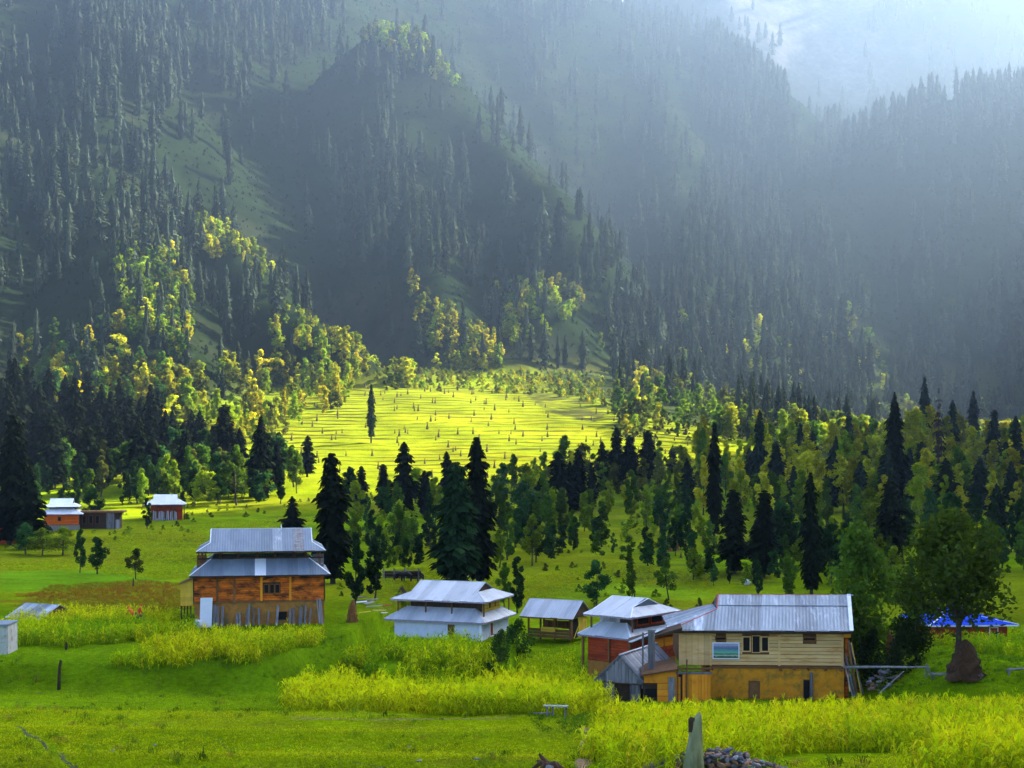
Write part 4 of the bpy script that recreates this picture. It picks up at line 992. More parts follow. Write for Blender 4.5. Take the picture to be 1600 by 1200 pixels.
for k in range(1):   # lap line of the upper sheets
    q = .68*math.hypot(Wd_/2+.525, zr-ze); a = V3(bx_(1116), -.55, ze)+hl*q; MB().beam(a+V3(0, -.01, .035), V3(bx_(1333), a.y-.01, a.z+.035), .10, .02).build('sheet_lap', M_TIN_D, rf)
MB().beam((bx_(1309), 3.2, zr+.06), (bx_(1346), 3.25, zr+.05), .05).build('ridge_pole', M_GREYP, rf)
pm = bpy.data.materials.new('banner_print'); pm.use_nodes = True; nt = pm.node_tree; b = nt.nodes['Principled BSDF']
tc = nt.nodes.new('ShaderNodeTexCoord'); sx_ = nt.nodes.new('ShaderNodeSeparateXYZ'); nt.links.new(tc.outputs['Generated'], sx_.inputs[0])
ad = nd(nt, 'ShaderNodeMath', operation='MULTIPLY_ADD'); ad.inputs[1].default_value = .30; nt.links.new(noise(nt, 4.2, 5, .7), ad.inputs[0]); nt.links.new(sx_.outputs['Z'], ad.inputs[2])
cr = ramp(nt, ad.outputs[0], [(.14, (.006, .05, .02)), (.26, (.012, .10, .045)), (.33, (.55, .55, .42)), (.40, (.03, .16, .07)), (.52, (.16, .46, .26)), (.66, (.10, .34, .30)), (.80, (.10, .15, .26)), (.95, (.22, .20, .34)), (1.0, (.34, .36, .50))])
nt.links.new(cr, b.inputs['Base Color']); b.inputs['Roughness'].default_value = .5
pt_ = thing('landscape_banner', 'white-bordered printed landscape banner on the pale plank wall', 'banner', (0, 0, 0))
pt_.location = hs.matrix_basis @ Vector((bx_(1134.5), -.045, bz_(1030))); pt_.rotation_euler = hs.rotation_euler
hw = (1155.5-1113.5)/2*YB/FPX; hh = bz_(1004)-bz_(1030)
MB().box(-hw, hw, 0, .025, 0, hh).build('border', M_WTRIM, pt_); MB().box(-hw+.07, hw-.07, -.012, -.002, .07, hh-.07).build('printed_picture', pm, pt_)

# orange lean-to against the long house
ls = thing('plank_lean_to', 'bright orange plank lean-to joined to the long house, with one black window', 'shed', (bx_(1057)*.967+BX*.967, 91.8, BZ0-.1), math.radians(-1.5))
k_ = 91.8/FPX; lx = lambda px: (px-1057)*k_; lz = lambda py: CAMZ-(py-HY)*k_-(BZ0-.1)
wb = shell(ls, lx(1006), lx(1109), .06, 3.0, -.8, lz(1060), M_DARKW, 'wall', .08)
planks_h(wb, lx(1006), lx(1044), -.4, lz(1058), .05, 7, M_ORANGE, [(lx(1006), lx(1027), lz(1091), lz(1075))], d=.04)
MB().add([(lx(1006), .0, lz(1058)), (lx(1058), .0, lz(1058)), (lx(1058), .0, lz(1046)), (lx(1006), .0, lz(1054)), (lx(1006), .05, lz(1058)), (lx(1058), .05, lz(1058)), (lx(1058), .05, lz(1046)), (lx(1006), .05, lz(1054))],
     [(0, 1, 2, 3), (7, 6, 5, 4), (0, 4, 5, 1), (1, 5, 6, 2), (2, 6, 7, 3), (3, 7, 4, 0)]).build('top_board', M_ORANGE, wb)
window(wb, lx(1008), lx(1026), lz(1090), lz(1076), .045, M_DARKW, M_DARK, .03)
planks_h(wb, lx(1054), lx(1063), -.4, lz(1058), .05, 5, M_ORANGE, d=.04)
planks_v(wb, lx(1066), lx(1110), -.5, lz(1053), .03, 9, M_ORANGE, d=.045)
MB().box(lx(1044), lx(1054), -.10, -.02, -.5, lz(1058)).build('grey_board', M_GREYW, wb)
for px in (1058, 1072): MB().tube([(lx(px), -.16, -.5), (lx(px)+.03, -.12, lz(1030 if px > 1060 else 1040))], .055, 6).build('post', M_BROWNW, ls)
MB().hexa([(lx(1002), -.3, lz(1056)), (lx(1060), -.3, lz(1046)), (lx(1060), 3.2, lz(1042)), (lx(1002), 3.2, lz(1052)), (lx(1002), -.3, lz(1053.5)), (lx(1060), -.3, lz(1043.5)), (lx(1060), 3.2, lz(1039.5)), (lx(1002), 3.2, lz(1049.5))]).build('roof_slab', M_BROWNW, ls)
for k, (a, b, c) in enumerate(((1058, 1112, 1043), (1056, 1112, 1050))): MB().box(lx(a), lx(b), -.12+k*.03, .0+k*.03, lz(c+3), lz(c)).build('lintel', M_BROWNW if k == 0 else M_GREYW, ls)

# grey plank hut
ht = thing('plank_hut', 'weathered grey plank hut with split-board roof in front of the red-walled house', 'hut', PT(969, 1092, 93.2), math.radians(-27))
hwid, hz0, hz1 = 1.72, 1.35, 2.85; hlen = 6.6
gh = shell(ht, -1.35, 1.35, .35, hlen-.3, -.6, hz0, M_DARKW, 'wall', .1)
planks_v(gh, -1.3, -.55, -.4, .95, .34, 5, M_GREYW); planks_v(gh, .55, 1.3, -.4, .95, .34, 5, M_GREYW); planks_h(gh, -1.4, 1.4, .95, 1.3, .33, 2, M_BROWNW)
rfm = MB()
for s in (-1, 1): rfm.beam((s*(hwid+.1), -.05, hz0-.25), (0, -.05, hz1), .10, .14)
rfm.beam((0, -.1, hz1-.06), (0, hlen, hz1-.06), .12)
hr = rfm.build('roof', M_GREYW, ht)
for i in range(13):
    x = -hwid+.12+(i+.5)*(2*hwid-.24)/13; zt_ = hz1-.10-abs(x)*(hz1-hz0+.15)/hwid; g = rnd.uniform(.0, .07)
    if zt_ > hz0-.2: MB().box(x-.115, x+.115, -.02-rnd.uniform(0, .03), .03, hz0-.30+g, zt_).build('gable_plank', M_GREYW, hr)
sl = V3(hwid+.12, 0, -(hz1-hz0+.27))
for s in (-1, 1):
    n = 26
    for i in range(n):
        y0_, y1_ = -.15+(hlen+.15)*i/n, -.15+(hlen+.15)*(i+1)/n-rnd.uniform(.005, .03); d = V3(sl.x*s, 0, sl.z); e = rnd.uniform(.93, 1.05); z = hz1+.03+rnd.uniform(0, .045); th = .03
        MB().hexa([(0, y0_, z), (0, y1_, z), (d.x*e, y1_, z+d.z*e), (d.x*e, y0_, z+d.z*e), (0, y0_, z+th), (0, y1_, z+th), (d.x*e, y1_, z+d.z*e+th), (d.x*e, y0_, z+d.z*e+th)]).build('roof_board', M_GREYP if s > 0 else M_GREYW, hr)
MB().beam((.04, -.1, hz1+.10), (.04, hlen, hz1+.10), .22, .04).build('ridge_board', M_GREYP, hr)
cp = MB().box(-.19, .19, -.19, .19, -2.2, .62).build('chimney_shaft', M_GREYW, None)
ch = thing('wooden_chimney', 'square dark grey chimney stack rising through the plank hut roof', 'chimney', PT(1018, 1000, 92.9), math.radians(-20)); cp.parent = ch
MB().box(-.22, .22, -.22, .22, .58, .68).build('chimney_cap', M_GREYW, ch)
MB().tube([(0,0,-1.1),(.03,0,2.6)], .07, 6).build('slim_post', M_GREYW, setp(thing('tall_post', 'thin grey pole standing beside the square chimney', 'pole', PT(1004, 1050, 92.6)), None))

# awning of the long house over the hut
aw = thing('side_awning', 'dark sloping awning sticking out left of the long house eave', 'awning', (0, 0, 0))
A, B_ = Vector(PT(984, 1006.5, 92.9)), Vector(PT(1066, 986, 94.6)); dn = V3(.0, .9, .2)
MB().hexa([A, B_, B_+dn, A+dn, A+V3(0,0,.10), B_+V3(0,0,.22), B_+dn+V3(0,0,.22), A+dn+V3(0,0,.10)]).build('awning_board', M_DARKW, aw)
A2, B2 = A+V3(0, -.01, .13), B_+V3(-1.2, -.01, .20); MB().beam(A2, B2, .35, .03).build('awning_sheet', M_TIN, aw)

# ------------------------------------------------------------------ log house with two roofs on the left
YA = 125.0; kA = YA/FPX; ax = lambda px: (px-407)*kA; az = lambda py: (983-py)*kA
hA = thing('log_house', 'log-walled house with two stacked blue-grey metal roofs and grey planks leaning below', 'house', PT(407, 983, YA), math.radians(10.1))
wA = 8.2; zfl = az(939); zea = az(900)
wl = shell(hA, ax(306), ax(506), 0, wA, -.7, zfl, M_MUD_D, 'mud_wall', .3)
up = shell(hA, ax(304), ax(507), .12, wA, zfl, zea+.15, M_DARKW, 'upper_wall', .14)
holes = [(ax(410), ax(438), az(927), az(912))]
bays = [(306, 340), (342, 366), (368, 408), (408, 452), (454, 505)]
for a, b in bays: planks_h(up, ax(a), ax(b), zfl+.03, zea, .11, 11, M_LOG, holes, name='log', d=.10)
for px in (341, 367, 408.5, 453): MB().box(ax(px)-.10, ax(px)+.10, -.06, .10, zfl+.02, zea+.05).build('wall_post', M_ORANGE if px > 400 else M_BROWNW, up)
for a, b in ((413, 419), (422, 427.5), (430, 436)): window(up, ax(a), ax(b), az(926.5), az(914), .06, M_BROWNW, M_DARK, .07)
MB().box(ax(304), ax(507), -.10, .02, zfl-.12, zfl+.015).build('floor_beam', M_BROWNW, up)
planks_h(up, .2, wA-.1, zfl+.03, zea, ax(507)+.005, 9, M_LOG, side='x', name='log', d=.06)
window(wl, ax(432), ax(447), az(968), az(957), -.0, M_DARKW, M_DARK, .05, name='doorway')
spA = {6: M_TIN_W}
skirt_roof(hA, ax(299), ax(514.5), -.75, wA+.7, az(897.5), az(897.5)+1.42, 1.9, M_TIN_D, .98, trim=M_WTRIM, fascia=M_DARKW, special=spA)
zl = az(897.5)+1.40; zu = az(861)
for px in (312, 318, 345, 372, 402, 430, 460, 478, 500): posts(hA, [(ax(px), 1.1, zl-.6, zu+.1), (ax(px), wA-1.1, zl-.6, zu+.1)], M_BROWNW, 'attic_post', .13)
for z in (zl-.02, zu-.02): MB().box(ax(310), ax(505), 1.0, 1.12, z-.08, z+.06).build('attic_beam', M_DARKW, hA)
MB().box(ax(330), ax(485), 1.3, 1.42, zl-.6, zl+.12).build('attic_rail', M_DARKW, hA)
planks_h(hA, ax(309), ax(324), zl-.9, zl+.3, 1.15, 3, M_BROWNW, name='attic_board'); planks_h(hA, ax(488), ax(506), zl-.9, zl+.3, 1.2, 4, M_GREYW, name='attic_board')
spU = {9: M_TIN_R, 7: M_TIN}
ru = hip_roof(hA, ax(309), ax(508), -.25, wA+.2, zu, zu+1.80, (1.15, .38), (1.15, .38), M_TIN_D, .98, trim=M_WTRIM, fascia=M_DARKW, gable=M_DARKW, special=spU, capr=.04)
MB().tube([(ax(440), 3.9, zu+1.7), (ax(440), 3.9, zu+2.15)], .05, 6).build('flue_pipe', M_WTRIM, ru)
# jutting yellow closet on stilts
cl = MB(); cx0, cx1 = ax(285), ax(304); ch0, ch1 = az(945), az(906)
cl.hexa([(cx0, .3, ch0), (cx1, .3, ch0), (cx1, 2.4, ch0), (cx0, 2.4, ch0), (cx0, .3, ch1-.30), (cx1, .3, ch1+.18), (cx1, 2.4, ch1+.18), (cx0, 2.4, ch1-.30)])
clo = cl.build('stilt_closet', M_YEL, hA); clo['label'] = 'yellow boarded closet jutting on stilts'
planks_h(clo, cx0, cx1, ch0, ch1-.3, .295, 5, M_YEL, d=.02)
MB().hexa([(cx0-.12, .1, ch1-.33), (cx1, .1, ch1+.2), (cx1, 2.6, ch1+.2), (cx0-.12, 2.6, ch1-.33), (cx0-.12, .1, ch1-.28), (cx1, .1, ch1+.25), (cx1, 2.6, ch1+.25), (cx0-.12, 2.6, ch1-.28)]).build('closet_roof', M_BROWNW, clo)
posts(clo, [(cx0+.08, .4, -.8, ch0), (cx1-.2, .4, -.8, ch0), (cx0+.5, 2.2, -.8, ch0), (cx0+.3, 1.2, -.8, ch0)], M_DARKW, 'stilt', .10)
def leaning(name, label, cat, group, par, x, z1, w, tilt, mat, y=-.08, lean=.5, zb=-.5):
    """a plank or pole standing on the ground against a wall; par gives the frame"""
    M = par.matrix_basis
    o = thing(name, label, cat, M @ Vector((x, y-lean, zb)), par.rotation_euler[2], group)
    a, b = V3(0, 0, 0), V3(tilt, lean-.02, z1-zb); d = (b-a)
    MB().hexa([a+V3(-w/2, -.02, 0), a+V3(w/2, -.02, 0), a+V3(w/2, .02, 0), a+V3(-w/2, .02, 0), b+V3(-w/2, -.02, 0), b+V3(w/2, -.02, 0), b+V3(w/2, .02, 0), b+V3(-w/2, .02, 0)]).build('board' if w > .1 else 'rod', mat, o); return o
GP = 'grey planks leaning on the log house'
for ip, (px, py, w, tl) in enumerate([(336,944,.22,.05),(342,946,.25,-.05),(348,946,.20,.08),(371,958,.2,0),(376,956,.16,-.05),(384,950,.24,.25),(388,944,.16,.1),(396,950,.14,.05),(405,950,.2,-.02),(416,955,.14,.22),(430,946,.22,.25),(452,952,.2,.05),(458,950,.18,0),(467,950,.3,.15),(474,947,.16,.2),(480,952,.14,.3)]):
    leaning('leaning_plank', '%s weathered grey plank from the left leaning on the log house' % nth(ip+1), 'plank', GP, hA, ax(px), az(py), w, tl, M_GREYW)
for ip, (px, py, tl) in enumerate([(499,945,.05),(501,938,.25),(505,936,.4),(508,936,.55)]):
    leaning('leaning_pole', '%s pale pole from the left at the right corner of the log house' % nth(ip+1), 'pole', 'poles at the corner of the log house', hA, ax(px)-tl*.3, az(py), .08, -tl*.6 if px < 500 else -.3, M_GREYP, lean=.7)
o = leaning('roofing_sheet', 'tall white metal sheet propped against the left end of the log house', 'metal sheet', None, hA, ax(323), az(932), 1.05, .1, M_TIN_W, y=-.3, lean=.5)
w = MB().tube([(0, 0, 0), (0, 0, .55), (0, 0, .85)], [.45, .45, .30], 12); wt = thing('water_tank', 'small white rounded tank beside the propped white sheet', 'tank', PT(311, 983, 123.5)); w.build('tank_body', M_WTRIM, wt, True); MB().tube([(0,0,.84),(0,0,.92)], .12, 8).build('lid', M_RED, wt)
rb = thing('red_drum', 'small red drum standing behind the white tank', 'drum', PT(314, 975, 124.3)); MB().tube([(0,0,-.3),(0,0,.75)], .2, 10).build('drum_body', M_RED, rb); MB().tube([(0,0,.751),(0,0,.80)], .17, 10).build('lid', M_GREYP, rb)

# ------------------------------------------------------------------ white house in the middle
th = math.radians(-20); kC = 118/FPX
cX, cY, cZ = PT(752, 975, 118); cZ = -.95
Lc, Wc = 8.0, 6.6
hC = thing('white_house', 'low whitewashed house with two stacked bright metal roofs behind the corn', 'house', (cX-math.cos(th)*Lc/2, cY-math.sin(th)*Lc/2, cZ), th)
z1 = CAMZ-(972-HY)*kC-cZ; zs = z1
wl = shell(hC, -Lc/2, Lc/2, 0, Wc, -.3, z1, M_WHITEW, 'wall', .3)
window(wl, .95, 1.62, z1-1.5, z1-.30, 0, M_WTRIM, M_BROWNW, .05, name='door'); window(wl, 2.0, 2.7, z1-1.4, z1-.32, Lc/2, M_WTRIM, M_RED_W, .06, name='door', side='x')
MB().box(Lc/2-.16, Lc/2+.05, -.05, .16, -.3, z1).build('corner_post', M_WTRIM, wl)
skirt_roof(hC, -Lc/2-.7, Lc/2+.55, -.6, Wc+.6, z1+.02, z1+1.0, 1.55, M_TIN_L, .8, trim=M_TIN_L, fascia=M_LILAC)
z2 = CAMZ-(947-HY)*(118.2/FPX)-cZ+.38
inn = shell(hC, -Lc/2+1.0, Lc/2-.4, 1.2, Wc-1.0, z1+.5, z2+.05, M_DARKW, 'attic_wall', .12)
planks_h(inn, 1.25, Wc-1.05, z1+.6, z2, Lc/2-.395, 4, M_YEL, name='attic_board', side='x', d=.03)
window(inn, 2.6, 3.1, z1+.9, z2-.25, Lc/2-.36, M_YEL, M_DARK, .06, side='x'); window(inn, 4.0, 4.3, z1+.9, z2-.25, Lc/2-.36, M_YEL, M_DARK, .06, side='x')
posts(hC, [(-Lc/2+.2, .3, z1+.4, z2), (Lc/2+.1, .35, z1+.4, z2), (Lc/2+.15, Wc-.3, z1+.4, z2), (-1.2, .3, z1+.5, z2), (1.2, .3, z1+.5, z2)], M_BROWNW, 'attic_post', .10)
hip_roof(hC, -Lc/2-.25, Lc/2+.45, -.25, Wc+.25, z2, z2+1.35, (1.35, .40), (1.35, .48), M_TIN_L, .8, trim=M_TIN_L, fascia=M_LILAC, gable=M_DARKW, capr=.04)

# ------------------------------------------------------------------ open timber shed
th = math.radians(-27); sx0, sy0, sz0 = PT(893, 992, 125); sz0 = -.95
hS = thing('timber_shed', 'small open-sided timber shed with bright metal roof and yellow boarded end', 'shed', (sx0-math.cos(th)*2.2, sy0-math.sin(th)*2.2, sz0), th)
ze_ = CAMZ-(966-HY)*125/FPX-sz0; zr_ = CAMZ-(938.5-HY)*126.6/FPX-sz0
for x in (-2.1, -.9, .5, 2.1):
    for y in (.1, 3.3): posts(hS, [(x, y, -.4, ze_+.02)], M_BROWNW, 'post', .13)
planks_h(hS, -2.1, 2.15, -.2, .62, .0, 3, M_BROWNW, name='low_board'); planks_h(hS, -2.1, 2.15, ze_-.14, ze_, .0, 1, M_BROWNW, name='eave_beam')
planks_h(hS, -.8, .6, .35, .75, .25, 2, M_YEL, name='stacked_board', d=.3)
planks_v(hS, 1.5, 3.3, -.2, ze_+.05, 2.22, 7, M_YEL, side='x'); planks_v(hS, .1, .3, -.2, ze_, 2.2, 1, M_BROWNW, side='x'); MB().box(2.1, 2.14, .3, 1.5, -.2, ze_).build('opening_shade_panel', M_DARK, hS)  # black panel in place of the shade inside the open end
planks_h(hS, .05, 3.35, ze_-.1, ze_+.12, 2.25, 1, M_ORANGE, side='x', name='tie_beam', d=.06)
MB().beam((2.4, .1, -.1), (2.4, 1.2, 1.0), .06).build('brace', M_YEL, hS)
planks_v(hS, -2.1, 2.1, .3, 1.0, 3.2, 9, M_BROWNW, name='back_board')
hip_roof(hS, -2.75, 2.55, -.45, 3.85, ze_, zr_, (0, 0), (0, 0), M_TIN_L, .75, trim=M_TIN_L, fascia=M_BROWNW, gable=M_DARKW, capr=.03, rx=(-.25, 0))

# ------------------------------------------------------------------ red-walled house behind the hut
th = math.radians(-40); cX, cY, cZ = PT(984, 1062, 104.3); cZ = -1.6; Ld, Wdd = 3.9, 6.2
hD = thing('red_house', 'red plank house with two stacked pale metal roofs behind the plank hut', 'house', (cX-math.cos(th)*Ld/2, cY-math.sin(th)*Ld/2, cZ), th)
z1 = CAMZ-(997-HY)*104.3/FPX-cZ; z2 = CAMZ-(964-HY)*104.5/FPX-cZ; zr_ = CAMZ-(934.5-HY)*107.3/FPX-cZ
wl = shell(hD, -Ld/2, Ld/2, 0, Wdd, -.4, 1.25, M_MUD_D, 'mud_wall', .3)
up = shell(hD, -Ld/2+.02, Ld/2-.02, .06, Wdd, 1.25, z1+.1, M_DARKW, 'upper_wall', .12)
planks_h(up, -Ld/2, Ld/2, 1.27, z1, .05, 9, M_RED_W); planks_h(up, .06, Wdd, 1.27, z1, Ld/2, 7, M_RED_W, side='x'); planks_h(up, 2.4, Wdd, z1-1.1, z1-.4, Ld/2+.03, 2, M_ORANGE, side='x', name='orange_plank')
posts(hD, [(-Ld/2-.25, -.25, -.5, z1), (Ld/2+.05, -.05, 1.2, z1), (.1, -.05, 1.2, z1)], M_BROWNW, 'post', .15)
skirt_roof(hD, -Ld/2-.6, Ld/2+.45, -.5, Wdd+.5, z1+.02, z1+.95, 1.35, M_TIN_L, .8, trim=M_WTRIM, fascia=M_LILAC)
inn = shell(hD, -Ld/2+.5, Ld/2-.25, .95, Wdd-.8, z1+.4, z2+.05, M_DARKW, 'attic_wall', .1)
window(inn, 1.3, 2.7, z1+.85, z2-.18, Ld/2-.24, M_RED_W, M_DARK, .12, side='x'); window(inn, 3.1, 4.6, z1+.85, z2-.18, Ld/2-.24, M_RED_W, M_DARK, .12, side='x')
planks_v(inn, -Ld/2+.5, .4, z1+.4, z2, .945, 6, M_GREYP, name='attic_board')
posts(hD, [(Ld/2+.1, .2, z1+.4, z2), (Ld/2+.1, Wdd-.2, z1+.4, z2), (-Ld/2+.2, .2, z1+.4, z2)], M_BROWNW, 'attic_post', .1)
r4 = hip_roof(hD, -Ld/2-.2, Ld/2+.3, -.3, Wdd+.3, z2, zr_, (.3, .25), (1.0, .5), M_TIN_L, .8, trim=M_WTRIM, fascia=M_LILAC, gable=M_TIN_D, capr=.04, rx=(0, .25))
MB().tube([(.2, 3.1, zr_-.1), (.2, 3.1, zr_+.3)], .05, 6).build('flue_pipe', M_DARKW, r4)

# ------------------------------------------------------------------ blue-roofed house on the right
th = math.radians(4); p = PT(1500, 1000, 116); zb = -1.3
hB = thing('blue_roof_house', 'low house with vivid blue metal roof half hidden by the dark tree', 'house', (p[0], p[1], zb), th)
kB = 116/FPX; ze_ = CAMZ-(976-HY)*kB-zb; zr_ = CAMZ-(948-HY)*119.5/FPX-zb; q = lambda px: (px-1500)*kB
wl = shell(hB, q(1462), q(1578), .3, 6.6, -.4, ze_-.02, M_RED_W, 'wall', .25); planks_h(wl, q(1462), q(1578), 1.0, ze_-.1, .29, 8, M_RED_W)
window(wl, q(1550), q(1562), 1.2, 2.2, .26, M_WTRIM, M_DARK, .06)
hip_roof(hB, q(1450), q(1592), -.3, 7.2, ze_, zr_, (2.2, .62), (3.4, .62), M_BLUE, .8, trim=M_WTRIM, fascia=M_WTRIM, gable=M_WTRIM, capr=.05)

# ------------------------------------------------------------------ far houses on the left
def far_pt(px, py): g = G(px, py); return g, g.y/FPX
g, k = far_pt(96, 829)
hF = thing('orange_house', 'small far house with vermilion plank wall and two white roofs at left', 'house', g, math.radians(12)); f = lambda px: (px-96)*k; e = lambda py: (829-py)*k
shell(hF, f(70), f(122), 0, 6, -.6, e(820.5), M_STONEW, 'stone_base', .3); up = shell(hF, f(70), f(122), .05, 6, e(820.4), e(802), M_DARKW, 'upper_wall', .2)
planks_h(up, f(70), f(122), e(820), e(803), .045, 7, M_VERM); window(up, f(91), f(95), e(813.5), e(808), .0, M_BROWNW, M_DARK, .06)
skirt_roof(hF, f(62), f(128), -.9, 6.6, e(803), e(795), 1.7, M_TIN_W, 1.0); shell(hF, f(76), f(116), 1.2, 5, e(797), e(791), M_DARKW, 'attic_wall', .2)
hip_roof(hF, f(67), f(122), -.2, 6.0, e(792), e(779.5), (1.2, .4), (1.2, .4), M_TIN_W, 1.0, gable=M_DARKW, fascia=M_DARKW)
g, k = far_pt(258, 813)
hG = thing('plank_fronted_hut', 'far hut with white hipped roof and grey planks stacked along its front', 'hut', g, math.radians(12)); f = lambda px: (px-258)*k; e = lambda py: (813-py)*k
shell(hG, f(236), f(284), .5, 5, -.5, e(790), M_RED_W, 'wall', .2); posts(hG, [(f(p), .1, -.5, e(788)) for p in (234, 246, 258, 270, 287)], M_BROWNW, 'post', .22)
hip_roof(hG, f(226), f(290), -.6, 5.6, e(788), e(773), (1.8, .55), (1.8, .55), M_TIN_W, 1.0, gable=M_TIN_D, fascia=M_LILAC)
for i in range(13): leaning('leaning_plank', '%s pale grey plank from the left along the front of the far hut' % nth(i+1), 'plank', 'planks along the far hut', hG, f(240+i*2.9), e(799)+rnd.uniform(-.2, .2), .22, rnd.uniform(-.1, .1), M_GREYP, y=.35, lean=.5, zb=-.3)
g, k = far_pt(160, 826)
hH = thing('brown_shed', 'low dark brown flat-roofed shed between the two far houses', 'shed', g, math.radians(8)); f = lambda px: (px-160)*k; e = lambda py: (826-py)*k
shell(hH, f(126), f(186), 0, 3.5, -.5, e(801), M_DARKW, 'wall', .2); MB().box(f(122), f(193), -.4, 3.9, e(801), e(798.5)).build('roof', M_BROWNW, hH)
planks_v(hH, f(166), f(178), -.3, e(802), -.02, 4, M_GREYW); planks_v(hH, f(180), f(186), -.3, e(812), -.05, 3, M_GREYP)
for a in (130, 140, 150): window(hH, f(a), f(a+5), e(818), e(806), .0, M_BROWNW, M_DARK, .06)
g, k = far_pt(14, 850)
hI = thing('hidden_white_roof_house', 'house mostly hidden behind the black conifers at the left edge, white roof', 'house', g, math.radians(10)); f = lambda px: (px-14)*k; e = lambda py: (850-py)*k
wl = shell(hI, f(-8), f(30), 0, 5, -.5, e(818), M_RED_W, 'wall', .2); window(wl, f(14), f(20), e(840), e(830), 0, M_WTRIM, M_DARK, .06); hip_roof(hI, f(-12), f(34), -.6, 5.6, e(818), e(797), (1.5, .5), (1.5, .5), M_TIN_W, 1.0, gable=M_DARKW)
# low roof sunk in the crop and the plaster block at the left edge
p = PT(40, 975, 128)
hL = thing('field_hut', 'low hut sunk in the corn at left, only its grey roof showing', 'hut', (p[0], p[1], p[2]-.5), math.radians(-28)); k = 128/FPX
shell(hL, -1.7, 2.0, .2, 3.8, -.3, 1.1, M_DARKW, 'wall', .2); hip_roof(hL, -2.0, 2.3, -.5, 4.3, 1.05, 2.15, (0, 0), (0, 0), M_TIN, .8, fascia=M_DARKW, gable=M_BROWNW, capr=.03)
p = PT(-2, 1014, 101); kk = 101/FPX
hK = thing('plaster_block', 'grey plastered block wall with flat slab top at the left edge', 'outbuilding', p, math.radians(5))
shell(hK, -2.2, 14*kk, 0, 2.6, -.4, 36*kk, surf('stained_plaster', (.36, .35, .33), (.50, .49, .46), 2.0, .9, 0, bump=.4, rand=0, c3=(.26, .13, .05), c3scale=1.4), 'wall', .25); MB().box(-2.4, 15*kk, -.12, 2.7, 36*kk, 36*kk+.12).build('slab', M_TIN_D, hK)
# ------------------------------------------------------------------ near trees and shrubs
BIG, BIGE = broadleaf(811, 34, 190, wid=.40, base=.31, size=.021, mat=M_LEAF, spread=.55); BIG2, BIG2E = broadleaf(802, 40, 150, wid=.37, base=.02, size=.024, mat=M_LEAF, spread=.55)
def big_tree(px, pb, pt, wf, me, ends, c, label, base):
    p = G(px, pb); h = (pb-pt)/FPX*p.y; t = thing('broadleaf_tree', label, 'tree', p, rnd.random()*6); t.rotation_euler = (.0, -.07, rnd.random()*.8)
    link('trunk', branch_trunk(ends, base, .022, 18, int(px)), t, scale=(h*wf, h*wf, h)); link('crown', me, t, scale=(h*wf, h*wf, h), color=c); return p, h
big_tree(1496, 1052, 800, .98, BIG, BIGE, (.055, .088, .008, 1), 'large dark leafy tree on the mound with straw piled round its trunk', .22)
big_tree(1352, 1048, 820, .82, BIG2, BIG2E, (.080, .150, .012, 1), 'rounded dark green tree at the right end of the long house', .12)
big_tree(1432, 1030, 900, .8, BIG2, BIG2E, (.030, .055, .010, 1), 'low dark tree in the gap between the two large trees on the right', .12)
SHR, SHE = broadleaf(803, 16, 110, wid=.62, base=-.08, size=.045, mat=M_LEAF, shape=.65)
SHT = branch_trunk(SHE, .05, .03, 10, 3)
def shrub(px, pb, pt, wf, c, label):
    p = G(px, pb); h = (pb-pt)/FPX*p.y; t = thing('shrub', label, 'shrub', p, rnd.random()*6); link('stem', SHT, t, scale=(h*wf, h*wf, h)); link('foliage', SHR, t, scale=(h*wf, h*wf, h), color=c)
shrub(808, 1030, 968, .85, (.035, .085, .012, 1), 'round green shrub at the right corner of the white house')
shrub(782, 1034, 985, .8, (.035, .075, .012, 1), 'smaller shrub touching the round shrub by the white house')
shrub(1362, 1068, 985, .7, (.022, .042, .010, 1), 'dark shrub behind the horizontal pole right of the long house')
shrub(1408, 1060, 985, .8, (.020, .036, .010, 1), 'darkest shrub at the left foot of the mound')
shrub(764, 1064, 1036, .9, (.03, .07, .010, 1), 'low dark shrub on the bank of the middle field')
# ------------------------------------------------------------------ straw, posts, fences, stones
def lump(seed, r, h, n=12, m=7, jag=.12, top=.25, curve=1.0):
    g = random.Random(seed); mb = MB(); rings = []; dx, dy = g.uniform(-.35, .35)*r, g.uniform(-.2, .2)*r
    for j in range(m+1):
        t = j/m; R = r*((1-t)**curve*(1-top)+top*(1-t*.8)) if j < m else r*top*.25
        for k in range(n): a = 6.283*k/n; q = R*(1+g.uniform(-jag, jag)); mb.v.append((q*math.cos(a)+dx*t*t, q*math.sin(a)+dy*t, h*t+g.uniform(-.03, .03)*h))
    for j in range(m):
        for k in range(n): a = j*n+k; b = j*n+(k+1) % n; mb.f.append((a, b, b+n, a+n))
    mb.f.append(tuple(range(m*n, m*n+n))); return mb
def stack(px, pb, pt, wpx, label, mat, seed, name='straw_stack', cat='straw stack', top=.2):
    p = G(px, pb); k = p.y/FPX; t = thing(name, label, cat, p-Vector((0, 0, .1)), 0); lump(seed, wpx*k/2, (pb-pt)*k+.1, 18, 10, .24, top, .48).build('straw_body', mat, t, True)
    sp = MB(); g = random.Random(seed)   # loose stalks
    R, hh = wpx*k/2, (pb-pt)*k
    for i in range(170):
        a = g.random()*6.28; z = g.uniform(.05, .95)*hh; rr = R*((1-z/hh)**.48*(1-top)+top*(1-.8*z/hh)); d = V3(math.cos(a), math.sin(a), 0); s = d*rr+V3(0, 0, z); sp.beam(s, s+d*g.uniform(.05, .22)+V3(g.uniform(-.1, .1), g.uniform(-.1, .1), -g.uniform(.2, .5)), .03)
    sp.build('loose_stalks', mat, t)
M_HAYD = surf('dark_straw', (.045, .022, .010), (.10, .048, .018), 9, .95, 0, bump=1.0, stretch=(1, 1, .25), rand=.1)
